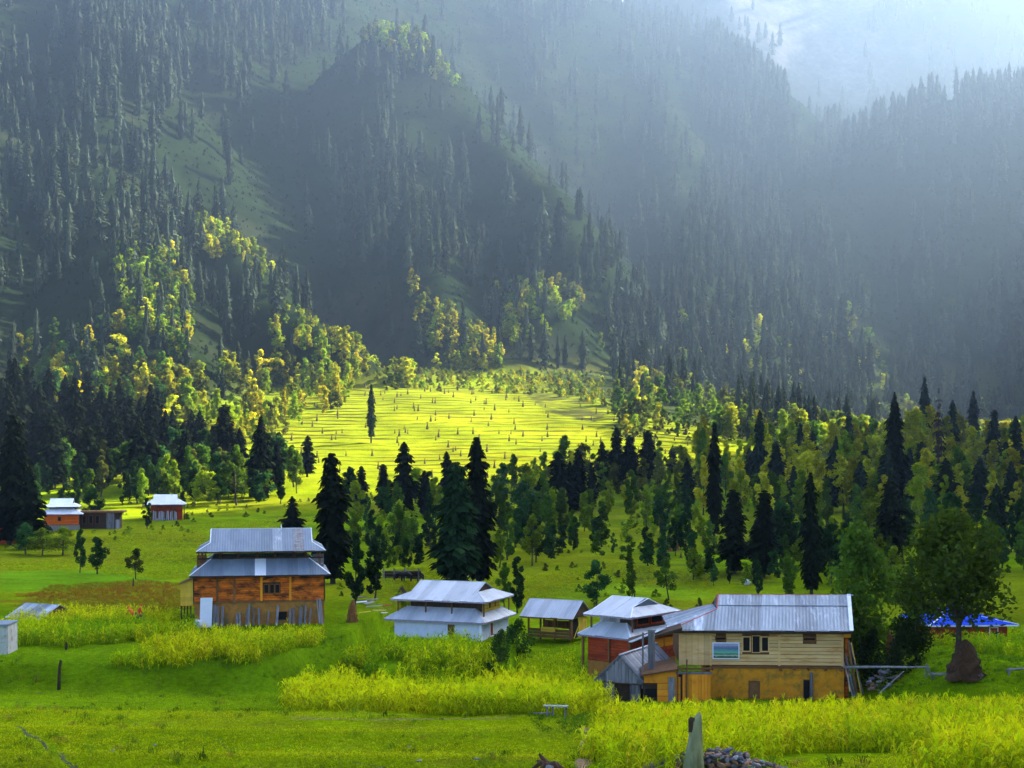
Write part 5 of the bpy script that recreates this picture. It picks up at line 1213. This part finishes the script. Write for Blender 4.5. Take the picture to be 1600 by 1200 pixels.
stack(1508, 1058, 1000, 58, 'dark brown straw stack wrapped round the trunk of the mound tree', M_HAYD, 5)
stack(550, 972, 938, 17, 'rusty brown straw stack in the grass right of the log house', M_HAY, 6)
stack(1392, 1035, 985, 16, 'tall rusty straw stack in the dark gap behind the horizontal pole', M_HAY, 8)
stack(1404, 1030, 996, 18, 'shorter straw stack next to the tall one in the dark gap', M_HAYD, 9)
# wrapped stump-post and stone pile at the bottom
p = G(1084, 1212); k = p.y/FPX
sp_ = thing('wooden_post', 'thick pale split post standing in front of the stone pile', 'post', p-Vector((0, 0, .1)), .3)
def ring_post():
    mb = MB(); g = random.Random(4); n = 14; H_ = 1.95
    prof_ = [(0, .37, .26, 0), (.35, .33, .24, -.01), (.75, .29, .21, .0), (1.15, .24, .18, .03), (1.5, .20, .16, .05), (1.75, .18, .14, .07), (1.88, .15, .12, .09), (1.95, .10, .08, .11)]
    for j, (z, a, b, o) in enumerate(prof_):
        for i in range(n):
            q = 6.283*i/n; f_ = 1+.10*math.sin(3*q+z*2)+.05*math.sin(7*q)+g.uniform(-.02, .02); mb.v.append((a*f_*math.cos(q)+o, b*f_*math.sin(q), z+(.10*math.cos(q) if j > 5 else 0)))
    for j in range(len(prof_)-1):
        for i in range(n): a = j*n+i; b = j*n+(i+1) % n; mb.f.append((a, b, b+n, a+n))
    mb.f.append(tuple(range(len(mb.v)-n, len(mb.v)))); return mb
ring_post().build('post_body', M_CLOTH, sp_, True)
MB().tube([(-.09, -.02, 1.45), (-.07, 0, 1.82), (-.04, 0, 1.90)], [.10, .11, .07], 8).build('broken_knot', M_DARKW, sp_)
MB().hexa([(-.30, -.12, .85), (-.20, -.20, .85), (-.16, -.16, 1.0), (-.24, -.08, 1.0), (-.16, -.1, 1.30), (-.12, -.17, 1.30), (-.10, -.13, 1.36), (-.13, -.07, 1.36)]).build('loose_sliver', M_CLOTH, sp_)
sgl = random.Random(12)
ST_M = [surf('stone_'+n_, a, b_, 6, .8, 0, bump=.5, rand=.3, spec=.4) for n_, a, b_ in (('slate', (.075, .075, .085), (.15, .15, .17)), ('grey', (.16, .155, .15), (.27, .26, .25)), ('rust', (.22, .10, .045), (.34, .18, .085)), ('plum', (.12, .075, .07), (.20, .13, .12)))]
def stone_mesh(seed, mat):
    g = random.Random(seed); ax_ = (1, g.uniform(.6, .9), g.uniform(.28, .48)); mb = MB(); n, m = 9, 5
    cut = [Vector((g.gauss(0, 1), g.gauss(0, 1), g.gauss(0, 1))).normalized() for _ in range(5)]
    for j in range(m+1):
        ph = math.pi*j/m
        for i in range(n):
            q = 6.283*i/n; v = Vector((math.sin(ph)*math.cos(q), math.sin(ph)*math.sin(q), math.cos(ph)))
            for c in cut:
                d = v.dot(c)
                if d > .72: v -= c*(d-.72)
            v *= 1+g.uniform(-.06, .06); mb.v.append((v.x*ax_[0], v.y*ax_[1], v.z*ax_[2]))
    for j in range(m):
        for i in range(n): a = j*n+i; b = j*n+(i+1) % n; mb.f.append((a, a+n, b+n, b))
    return mb.mesh('stone', mat)
STN = [stone_mesh(30+i, ST_M[i % 4]) for i in range(12)]
def stone_pile(px, pb, half, hgt, n, label, depth=.8):
    p = G(px, pb); t = thing('stone_pile', label, 'stone pile', p, 0)
    for i in range(n):
        x = half*max(-1, min(1, sgl.gauss(0, .48))); y = sgl.uniform(-1, 1)*depth; top = hgt*max(0, 1-(x/half)**2)*max(0, 1-(y/depth)**2*.7)
        z = top*math.sqrt(sgl.random())
        s = sgl.uniform(.09, .20)*(1.15 if z < top*.6 else 1)
        q = p+Vector((x, y, 0)); gz = float(H(q.x, q.y))-p.z
        link('stone', STN[sgl.randrange(12)], t, (x, y, gz+z+.04), (sgl.gauss(0, .45), sgl.gauss(0, .45), sgl.random()*6.28), (s, s, s*1.1))
stone_pile(1116, 1206, 2.25, .72, 285, 'heap of slate and rusty stones at the bottom edge behind the post')
# dark posts and rails
def post_px(px, pb, pt, r, label, mat, name='fence_post', cat='post', knob=False):
    p = G(px, pb); k = p.y/FPX; h = (pb-pt)*k; t = thing(name, label, cat, p-Vector((0, 0, .15)), 0)
    MB().tube([(0, 0, 0), (.02, 0, h*.5), (.05, 0, h*.8), (.02 if not knob else .12, 0, h+.15)], [r*1.15, r, r*.9, r*.55], 8).build('post_shaft', mat, t, True)
    if knob: MB().tube([(.05, 0, h*.83), (.16, -.02, h*.97), (.20, -.02, h*1.05)], [r*.8, r*.7, r*.3], 7).build('split_top', mat, t, True)
    return t
post_px(92, 1077, 1031, .12, 'dark wooden post with split top standing on the left lawn', M_DARKW, knob=True)
post_px(208, 918, 903, .09, 'small dark stump-like post at the edge of the brown crop', M_DARKW)
post_px(103, 1015, 1003, .10, 'short dark stub in the grass above the split-top post', M_DARKW)
post_px(56, 1066, 1054, .05, 'thin low weed-like stake left of the split-top post', M_BROWNW)
def rail(a, b, r, label, mat, name='fence_rail', cat='rail', za=None, n=2, props=()):
    A = Vector(a); B = Vector(b); t = thing(name, label, cat, A, 0); d = B-A
    pts = [d*(i/n)+Vector((0, 0, (rnd.uniform(-.03, .03) if 0 < i < n else 0))) for i in range(n+1)]
    MB().tube(pts, [r*(1-.3*i/n) for i in range(n+1)], 7).build('rail_pole', mat, t, True)
    for f_ in props:
        q = d*f_; w = A+q; gz = float(H(w.x, w.y)); MB().tube([(q.x, q.y, gz-.2-A.z), (q.x+.04, q.y, q.z+.12)], .06, 6).build('rail_post', mat, t)
rail(PT(1318, 1043, 94.3), PT(1452, 1042.5, 90), .09, 'long weathered horizontal pole running from the long house to the mound', M_GREYW, n=4, props=(.96,))
pa, pb_ = G(1452, 1062), G(1495, 1060); rail(pa+Vector((0,0,.35)), pb_+Vector((0,0,.30)), .09, 'pale log lying along the mound left of the straw stack', M_GREYW, name='log_rail', cat='log', n=3, props=(.1, .9))
pa, pb_ = G(1496, 1062), G(1536, 1062); rail(pa+Vector((0,0,.30)), pb_+Vector((0,0,.25)), .09, 'grey log lying along the mound at the foot of the straw stack', M_GREYW, name='log_rail', cat='log', n=3, props=(.1, .9))
pa, pb_ = G(1572, 1056), G(1612, 1053); rail(pa+Vector((0,0,.35)), pb_+Vector((0,0,.40)), .08, 'pale log rail on the mound at the right edge', M_GREYW, name='log_rail', cat='log', n=3, props=(.1, .9))
pa = G(1459, 1062); rail(pa, pa+Vector((-.45, .2, 1.0)), .06, 'short slanting stake at the left end of the mound log', M_GREYW, name='stake', cat='stake')
rail(PT(1374, 1083, 87), PT(1412, 1049, 88.5), .05, 'thin pale pole sloping up the left side of the mound', M_GREYW, name='sloping_pole', cat='pole')
# leaning poles at the right end of the long house
for i, (xa, ya, xb, yb, r, m) in enumerate([(1340,1088,1322,992,.10,M_BROWNW),(1336,1088,1318,1010,.09,M_GREYW),(1346,1086,1330,1004,.045,M_YEL),(1349,1084,1326,1000,.05,M_GREYW),(1333,1090,1314,1018,.05,M_GREYP),(1328,1080,1324,1050,.06,M_PALE)]):
    rail(PT(xa, ya, 93.6), PT(xb, yb, 95.2), r, ['thick brown pole leaning on the right end of the long house', 'thick grey pole leaning on the right end of the long house', 'thin yellow pole among those leaning on the long house', 'outermost thin grey pole leaning on the long house', 'pale thin pole crossing the others by the long house', 'short pale stub between the leaning poles and the mud wall'][i], m, name='leaning_pole', cat='pole', n=1)
# dry-stone bit behind the pole
p = G(1382, 1080); t = thing('dry_stone_wall', 'low tumbled stone wall in the dark gap right of the long house', 'stone wall', p, 0)
for i in range(46):
    x = sgl.uniform(-1.2, 1.0); z = sgl.uniform(0, 1.5)*(1-abs(x)*.4); s = sgl.uniform(.13, .24); link('stone', STN[sgl.randrange(12)], t, (x, sgl.uniform(-.25, .25), z), (sgl.gauss(0, .25), sgl.gauss(0, .25), sgl.random()*6), (s*1.3, s, s))
# little bench-like rack in the middle field's edge
p = G(868, 1122); t = thing('wooden_rack', 'small grey wooden rack standing at the edge of the middle maize field', 'rack', p, -.15)
MB().box(-.65, .70, -.10, .12, .62, .68).build('top_board', M_GREYP, t)
for x in (-.45, -.15, .5): MB().beam((x, .0, -.15), (x+(.08 if x > 0 else 0), .0, .62), .08).build('leg', M_GREYW, t)
MB().beam((-1.2, .02, .22), (-.1, .02, .27), .06).build('side_rail', M_GREYW, t)
# dead stump at the bottom
p = G(860, 1206); t = thing('dead_stump', 'dark gnarled root stump on the grass at the bottom edge', 'stump', p, 0)
mb = MB(); g_ = random.Random(2)
for i in range(9):
    a = g_.uniform(0, 6.28); L = g_.uniform(.25, .62); mb.tube([(0, 0, .1), (math.cos(a)*L*.5, math.sin(a)*L*.5, .18+g_.uniform(-.05, .2)), (math.cos(a)*L, math.sin(a)*L*.8, g_.uniform(-.05, .55))], [.17, .10, .03], 7)
mb.build('root_mass', surf('root_wood', (.035, .018, .010), (.12, .055, .02), 6, .9, 0, bump=.6, rand=0), t, True)
MB().tube([(-.05, -.28, .0), (-.02, -.26, .26)], [.18, .12], 8).build('cut_face', M_GREYW, t, True)
# dirt path
pw = [G(x, y_) for x, y_ in ((905, 1216), (910, 1196), (917, 1178), (919, 1160), (916, 1146), (911, 1138))]
M_DIRT = surf('trodden_earth', (.20, .115, .045), (.32, .20, .09), 3, .95, 0, bump=.8, rand=0)
def ribbon(name, pts, w, mat, label, dz=.035):
    V_, F_ = [], []; N_ = 40
    P = np.array([tuple(p)[:2] for p in pts]); tt = np.linspace(0, len(P)-1, N_); X = np.interp(tt, range(len(P)), P[:, 0]); Y = np.interp(tt, range(len(P)), P[:, 1])
    tx, ty = np.gradient(X), np.gradient(Y); L = np.hypot(tx, ty)+1e-6; nx, ny = -ty/L, tx/L
    for j in range(5):
        o = (j/4-.5)*w*(1+.35*np.sin(tt*5+1))+.06*np.sin(tt*9); x = X+nx*o; y = Y+ny*o; z = H(x, y)+dz-(.03 if j in (0, 4) else 0); V_.append(np.stack([x, y, z], 1))
    V_ = np.stack(V_, 1).reshape(-1, 3); ix = np.arange(N_*5).reshape(N_, 5); F_ = np.stack([ix[:-1, :-1], ix[:-1, 1:], ix[1:, 1:], ix[1:, :-1]], -1).reshape(-1, 4)
    o = link(name, np_mesh(name, V_, F_, mat, True)); setp(o, label, 'path', None, 'structure'); return o
ribbon('footpath', pw, .55, M_DIRT, 'narrow trodden earth footpath beside the maize')
M_SOIL = surf('cut_soil', (.035, .040, .012), (.075, .075, .02), 3, .95, 0, bump=.8, rand=0)
ribbon('drainage_rut', [G(x, y_) for x, y_ in ((-10,1128),(40,1146),(70,1160),(95,1182),(120,1206))], .30, M_SOIL, 'dark rut cut across the lower left lawn', .012)
ribbon('drainage_rut', [G(x, y_) for x, y_ in ((-10,1092),(100,1106),(200,1122),(330,1150),(470,1180),(600,1200))], .10, M_SOIL, 'thin worn line slanting across the lawn', .008)
ribbon('footpath', [G(x, y_) for x, y_ in ((455,1122),(560,1125),(700,1124),(800,1122))], .22, M_DIRT, 'thin earth track along the front of the middle maize field', .02)
# debris heap right of the log house
GD = 'boards of the debris heap'
for i, (px, py, L, w, a, m) in enumerate([(563,944,1.3,.5,.2,M_TIN_W),(577,946,1.2,.5,.9,M_GREYP),(585,952,1.6,.18,-.2,M_GREYP),(592,958,1.8,.22,-.7,M_PALE),(597,962,1.6,.16,-.8,M_WTRIM),(603,952,.9,.5,.3,M_RED_W),(570,960,1.1,.15,.05,M_YEL),(608,955,.9,.14,-1.1,M_GREYW),(560,938,1.6,.6,.1,M_GREYW),(582,940,1.2,.5,.3,M_STONEW)]):
    p = G(px, py); o = thing('scrap_board', ['white metal sheet at the left end of the debris heap', 'tilted grey sheet in the middle of the debris heap', 'thin grey board lying across the debris heap', 'pale brown plank slanting at the front of the debris heap', 'white plank slanting at the front of the debris heap', 'red board at the right end of the debris heap', 'yellow board lying in the grass before the debris heap', 'thin grey board at the far right of the debris heap', 'wide weathered board at the back of the debris heap', 'stony grey slab at the back right of the debris heap'][i], 'board', p+Vector((0, 0, .12+.05*(i % 3))), a, GD); MB().hexa([(-L/2,-w/2,0),(L/2,-w/2,.12),(L/2,w/2,.16),(-L/2,w/2,.04),(-L/2,-w/2,.04),(L/2,-w/2,.16),(L/2,w/2,.20),(-L/2,w/2,.08)]).build('board', m, o)
# stumps and boulder behind the village
STM = lump(77, .5, 1.0, 10, 4, .18, .7); STM_me = STM.mesh('stump_body', M_BROWNW, True); RT = MB()
for i in range(6): a = i*1.05; RT.tube([(.2*math.cos(a), .2*math.sin(a), .2), (.8*math.cos(a), .8*math.sin(a), -.08)], [.16, .05], 6)
RT_me = RT.mesh('roots', M_BROWNW, True)
for ip, (px, pb, h) in enumerate(sorted([(1020,848,9),(1047,862,13),(1058,860,14),(1032,872,10),(1078,846,15),(1099,846,11),(1113,847,10),(1082,878,10),(1099,876,7),(1108,884,11),(1044,842,9),(1123,862,14),(1064,872,9)])):
    p = G(px, pb); k = p.y/FPX; t = thing('tree_stump', '%s weathered stump from the left on the grazed slope above the red house' % nth(ip+1), 'stump', p, rnd.random()*6, 'stumps on the grazed slope'); s = h*k; link('stump_body', STM_me, t, scale=(s*.55, s*.55, s)); link('roots', RT_me, t, scale=(s*.6, s*.6, s*.6))
p = G(1167, 914); k = p.y/FPX; t = thing('boulder', 'white boulder among the small trees above the long roof', 'boulder', p, .4); o = link('rock', STN[1].copy(), t, (0, 0, .35*14*k), None, (7*k, 6*k, 18*k)); o.data.materials[0] = M_WTRIM
p = G(628, 935); k = p.y/FPX; t = thing('dark_boulder', 'dark pointed rock in the grass above the white house eave', 'boulder', p, .4); lump(5, 11*k, 17*k, 8, 4, .25, .15, .8).build('rock', M_DARKW, t)
p = G(622, 941); t = thing('dark_boulder', 'low dark rock beside the pointed rock above the white house eave', 'boulder', p, .4); lump(9, 10*k, 8*k, 8, 4, .25, .3, .6).build('rock', M_DARKW, t)
# log wall and black cattle on the meadow behind the debris heap
p = G(628, 905); k = p.y/FPX; t = thing('log_fence', 'low dark log fence across the meadow behind the debris heap', 'fence', p, 0)
for i in range(3): MB().tube([(-30*k, rnd.uniform(-.1, .1), .18+i*.32), (0, 0, .16+i*.32), (30*k, 0, .2+i*.32)], .16, 7).build('fence_log', M_DARKW, t, True)
for x in (-28, -12, 5, 26): MB().tube([(x*k, -.2, -.2), (x*k, -.2, 1.3)], .1, 6).build('fence_post', M_GREYW, t)
M_COW = surf('black_hide', (.006, .005, .005), (.016, .013, .011), 5, .7, 0, bump=.1, rand=.1)
def animal(px, pb, s, rz, label):
    """a grazing cow: one skin from muzzle to tail"""
    p = G(px, pb); t = thing('grazing_cow', label, 'cow', p, rz, 'black cattle on the meadow')
    me = bpy.data.meshes.new('body'); V_ = [(-.75,0,1.15),(-.35,0,1.12),(.1,0,1.08),(.55,0,1.15),(.85,0,1.05),(1.1,0,.72),(1.28,0,.42),(-.85,.02,.75),(-.88,.02,.35)]
    E_ = [(0,1),(1,2),(2,3),(3,4),(4,5),(5,6),(0,7),(7,8)]; R_ = [.30,.33,.36,.32,.20,.15,.09,.04,.03]
    for (x, y, par_) in ((-.68,.20,0),(-.68,-.20,0),(.55,.18,3),(.55,-.18,3)):
        i = len(V_); back = x < 0; V_ += [(x+(.06 if back else 0), y, .72), (x-(.08 if back else 0), y, .42), (x, y, .03)]; E_ += [(par_, i), (i, i+1), (i+1, i+2)]; R_ += [.15, .07, .06]
    me.from_pydata(V_, E_, []); me.materials.append(M_COW); o = link('body', me, t, scale=(s, s, s)); sk = o.modifiers.new('skin', 'SKIN'); 
    for i, r_ in enumerate(R_): me.skin_vertices[0].data[i].radius = (r_, r_)
    me.skin_vertices[0].data[0].use_root = True; sb = o.modifiers.new('sub', 'SUBSURF'); sb.levels = 1; sb.render_levels = 1; o.location.z = 0
    MB().tube([(1.12, .10, .80), (1.08, .26, .86)], [.04, .02], 5).build('ear', M_COW, t, scale=(s, s, s)); MB().tube([(1.12, -.10, .80), (1.08, -.26, .86)], [.04, .02], 5).build('ear', M_COW, t, scale=(s, s, s))
for i, (px, pb, rz, lb) in enumerate([(625,909,.2,'leftmost black cow grazing in front of the log fence'),(634,909,2.9,'second black cow from the left before the log fence'),(646,909,.1,'third black cow from the left before the log fence'),(653,909,3.0,'rightmost black cow grazing in front of the log fence')]): animal(px, pb, .85, rz, lb)
# people in red bending in the golden crop left of the log house
M_CL1 = surf('red_cloth', (.62, .03, .01), (.75, .06, .015), 5, .8, 0, bump=.2, rand=.05); M_CL2 = surf('orange_cloth', (.70, .13, .012), (.80, .20, .02), 5, .8, 0, bump=.2, rand=.05); M_SKIN = surf('skin', (.30, .16, .09), (.34, .19, .11), 5, .6, 0, bump=0, rand=0); M_HAIR = surf('dark_hair', (.010, .008, .007), (.02, .015, .012), 9, .7, 0, bump=.2, rand=0)
def person(px, pb, mat, rz, label, bend=.9):
    p = G(px, pb); t = thing('person', label, 'person', p, rz); s, c = math.sin(bend), math.cos(bend)
    V_ = [(0,0,.88),(.18*s,0,.88+.18*c),(.42*s,0,.88+.42*c),(.52*s+.02,0,.88+.52*c),(.02,.10,.84),(.06,.11,.46),(0,.11,.06),(.14,.11,.03),(.02,-.10,.84),(.06,-.11,.46),(0,-.11,.06),(.14,-.11,.03),
          (.40*s,.18,.84+.40*c),(.46*s+.05,.21,.60+.40*c),(.46*s+.20,.17,.38+.40*c),(.40*s,-.18,.84+.40*c),(.46*s+.05,-.21,.60+.40*c),(.46*s+.20,-.17,.38+.40*c)]
    E_ = [(0,1),(1,2),(2,3),(0,4),(4,5),(5,6),(6,7),(0,8),(8,9),(9,10),(10,11),(2,12),(12,13),(13,14),(2,15),(15,16),(16,17)]; R_ = [.15,.14,.15,.06,.11,.075,.05,.04,.11,.075,.05,.04,.07,.05,.035,.07,.05,.035]
    me = bpy.data.meshes.new('body'); me.from_pydata(V_, E_, []); me.materials.append(mat); o = link('body', me, t); o.modifiers.new('skin', 'SKIN')
    for i, r_ in enumerate(R_): me.skin_vertices[0].data[i].radius = (r_, r_)
    me.skin_vertices[0].data[0].use_root = True; sb = o.modifiers.new('sub', 'SUBSURF'); sb.levels = 1; sb.render_levels = 1
    hc = V3(.66*s+.04, 0, .88+.66*c); hd = lump(3, .10, .24, 10, 6, .02, .75, .3); ho = hd.build('head', M_SKIN, t, True, loc=hc-V3(0, 0, .10)); sc_ = lump(4, .125, .20, 10, 5, .03, .7, .4).build('headscarf', mat, t, True, loc=hc-V3(.03, 0, .02))
    for y_ in (.17, -.17): MB().tube([(.46*s+.20, y_, .38+.40*c), (.46*s+.26, y_*.95, .30+.40*c)], [.035, .02], 6).build('hand', M_SKIN, t, True)
person(207, 972, M_CL2, 2.6, 'person in orange bending in the golden crop left of the log house', .9)
person(216.5, 972, M_CL1, .4, 'person in red standing stooped in the golden crop left of the log house', .35)
person(223, 978, M_BROWNW, 3.0, 'person in brown crouching in the crop beside the one in red', 1.3)
# stooks standing on the sunlit terraces
SK = lump(61, .34, 1.0, 8, 4, .2, .45, .8); SK_me = SK.mesh('sheaf', surf('stook_straw', (.060, .045, .014), (.12, .085, .022), 6, .95, 0, bump=.4, rand=.3), True)
TP = MB()
for i in range(5): a = i*1.26; TP.beam((.05*math.cos(a), .05*math.sin(a), .9), (.25*math.cos(a), .25*math.sin(a), 1.18), .05)
TP_me = TP.mesh('straw_tips', M_HAY); cnt = 0; gs = random.Random(44)
while cnt < 235:
    e_ = gs.choice(EDGES[:-1]); x = gs.uniform(-118, 78); yy = e_+gs.uniform(.8, 7); y_ = yy
    for _ in range(3): y_ = yy+float(wob(x, y_))
    if float(terr_mask(x, yy)) < .9: continue
    z = float(H(x, y_)); s = gs.uniform(1.1, 2.2); t = thing('crop_stook', 'small dark stook of cut stalks on the sunlit terraces', 'stook', (x, y_, z-.05), gs.random()*6, 'stooks on the sunlit terraces')
    link('sheaf', SK_me, t, scale=(s*.7, s*.7, s)); link('straw_tips', TP_me, t, scale=(s*.7, s*.7, s)); cnt += 1
# litter specks on the lawn
for (px, py, ps) in [(176,1174,'nearest the lower left corner'),(242,1165,'beside the thin worn line'),(60,1083,'above the thin worn line'),(655,1190,'near the bottom edge, left of the stump'),(745,1187,'just left of the dark root stump'),(640,1168,'below the middle maize field')]:
    p = G(px, py); t = thing('pale_stone', 'small pale stone on the lawn '+ps, 'stone', p+Vector((0, 0, .03)), rnd.random()*6, 'pale stones on the lawn'); o = link('stone', STN[1], t, scale=(.16, .16, .12))
# ------------------------------------------------------------------ haze
zmin, zmax = float(vz.min())-1.0, float(max(vz.max(), CAMZ))+45.0
hx0, hx1, hy0, hy1 = float(vx.min())-5, float(vx.max())+5, float(vy.min())-5, float(vy.max())+5
hm = bpy.data.materials.new('haze_air'); hm.use_nodes = True; nt = hm.node_tree
nt.nodes.remove(nt.nodes['Principled BSDF'])
pv = nt.nodes.new('ShaderNodeVolumePrincipled'); pv.inputs['Color'].default_value = (.52, .74, 1.0, 1)
pv.inputs['Density'].default_value = HAZE_DENSITY; pv.inputs['Anisotropy'].default_value = .78
nt.links.new(pv.outputs[0], nt.nodes['Material Output'].inputs['Volume'])
hz = MB().box(hx0, hx1, hy0, hy1, zmin, zmax).build('haze', hm)
setp(hz, 'pale blue haze filling the valley air', 'haze', kind='stuff')
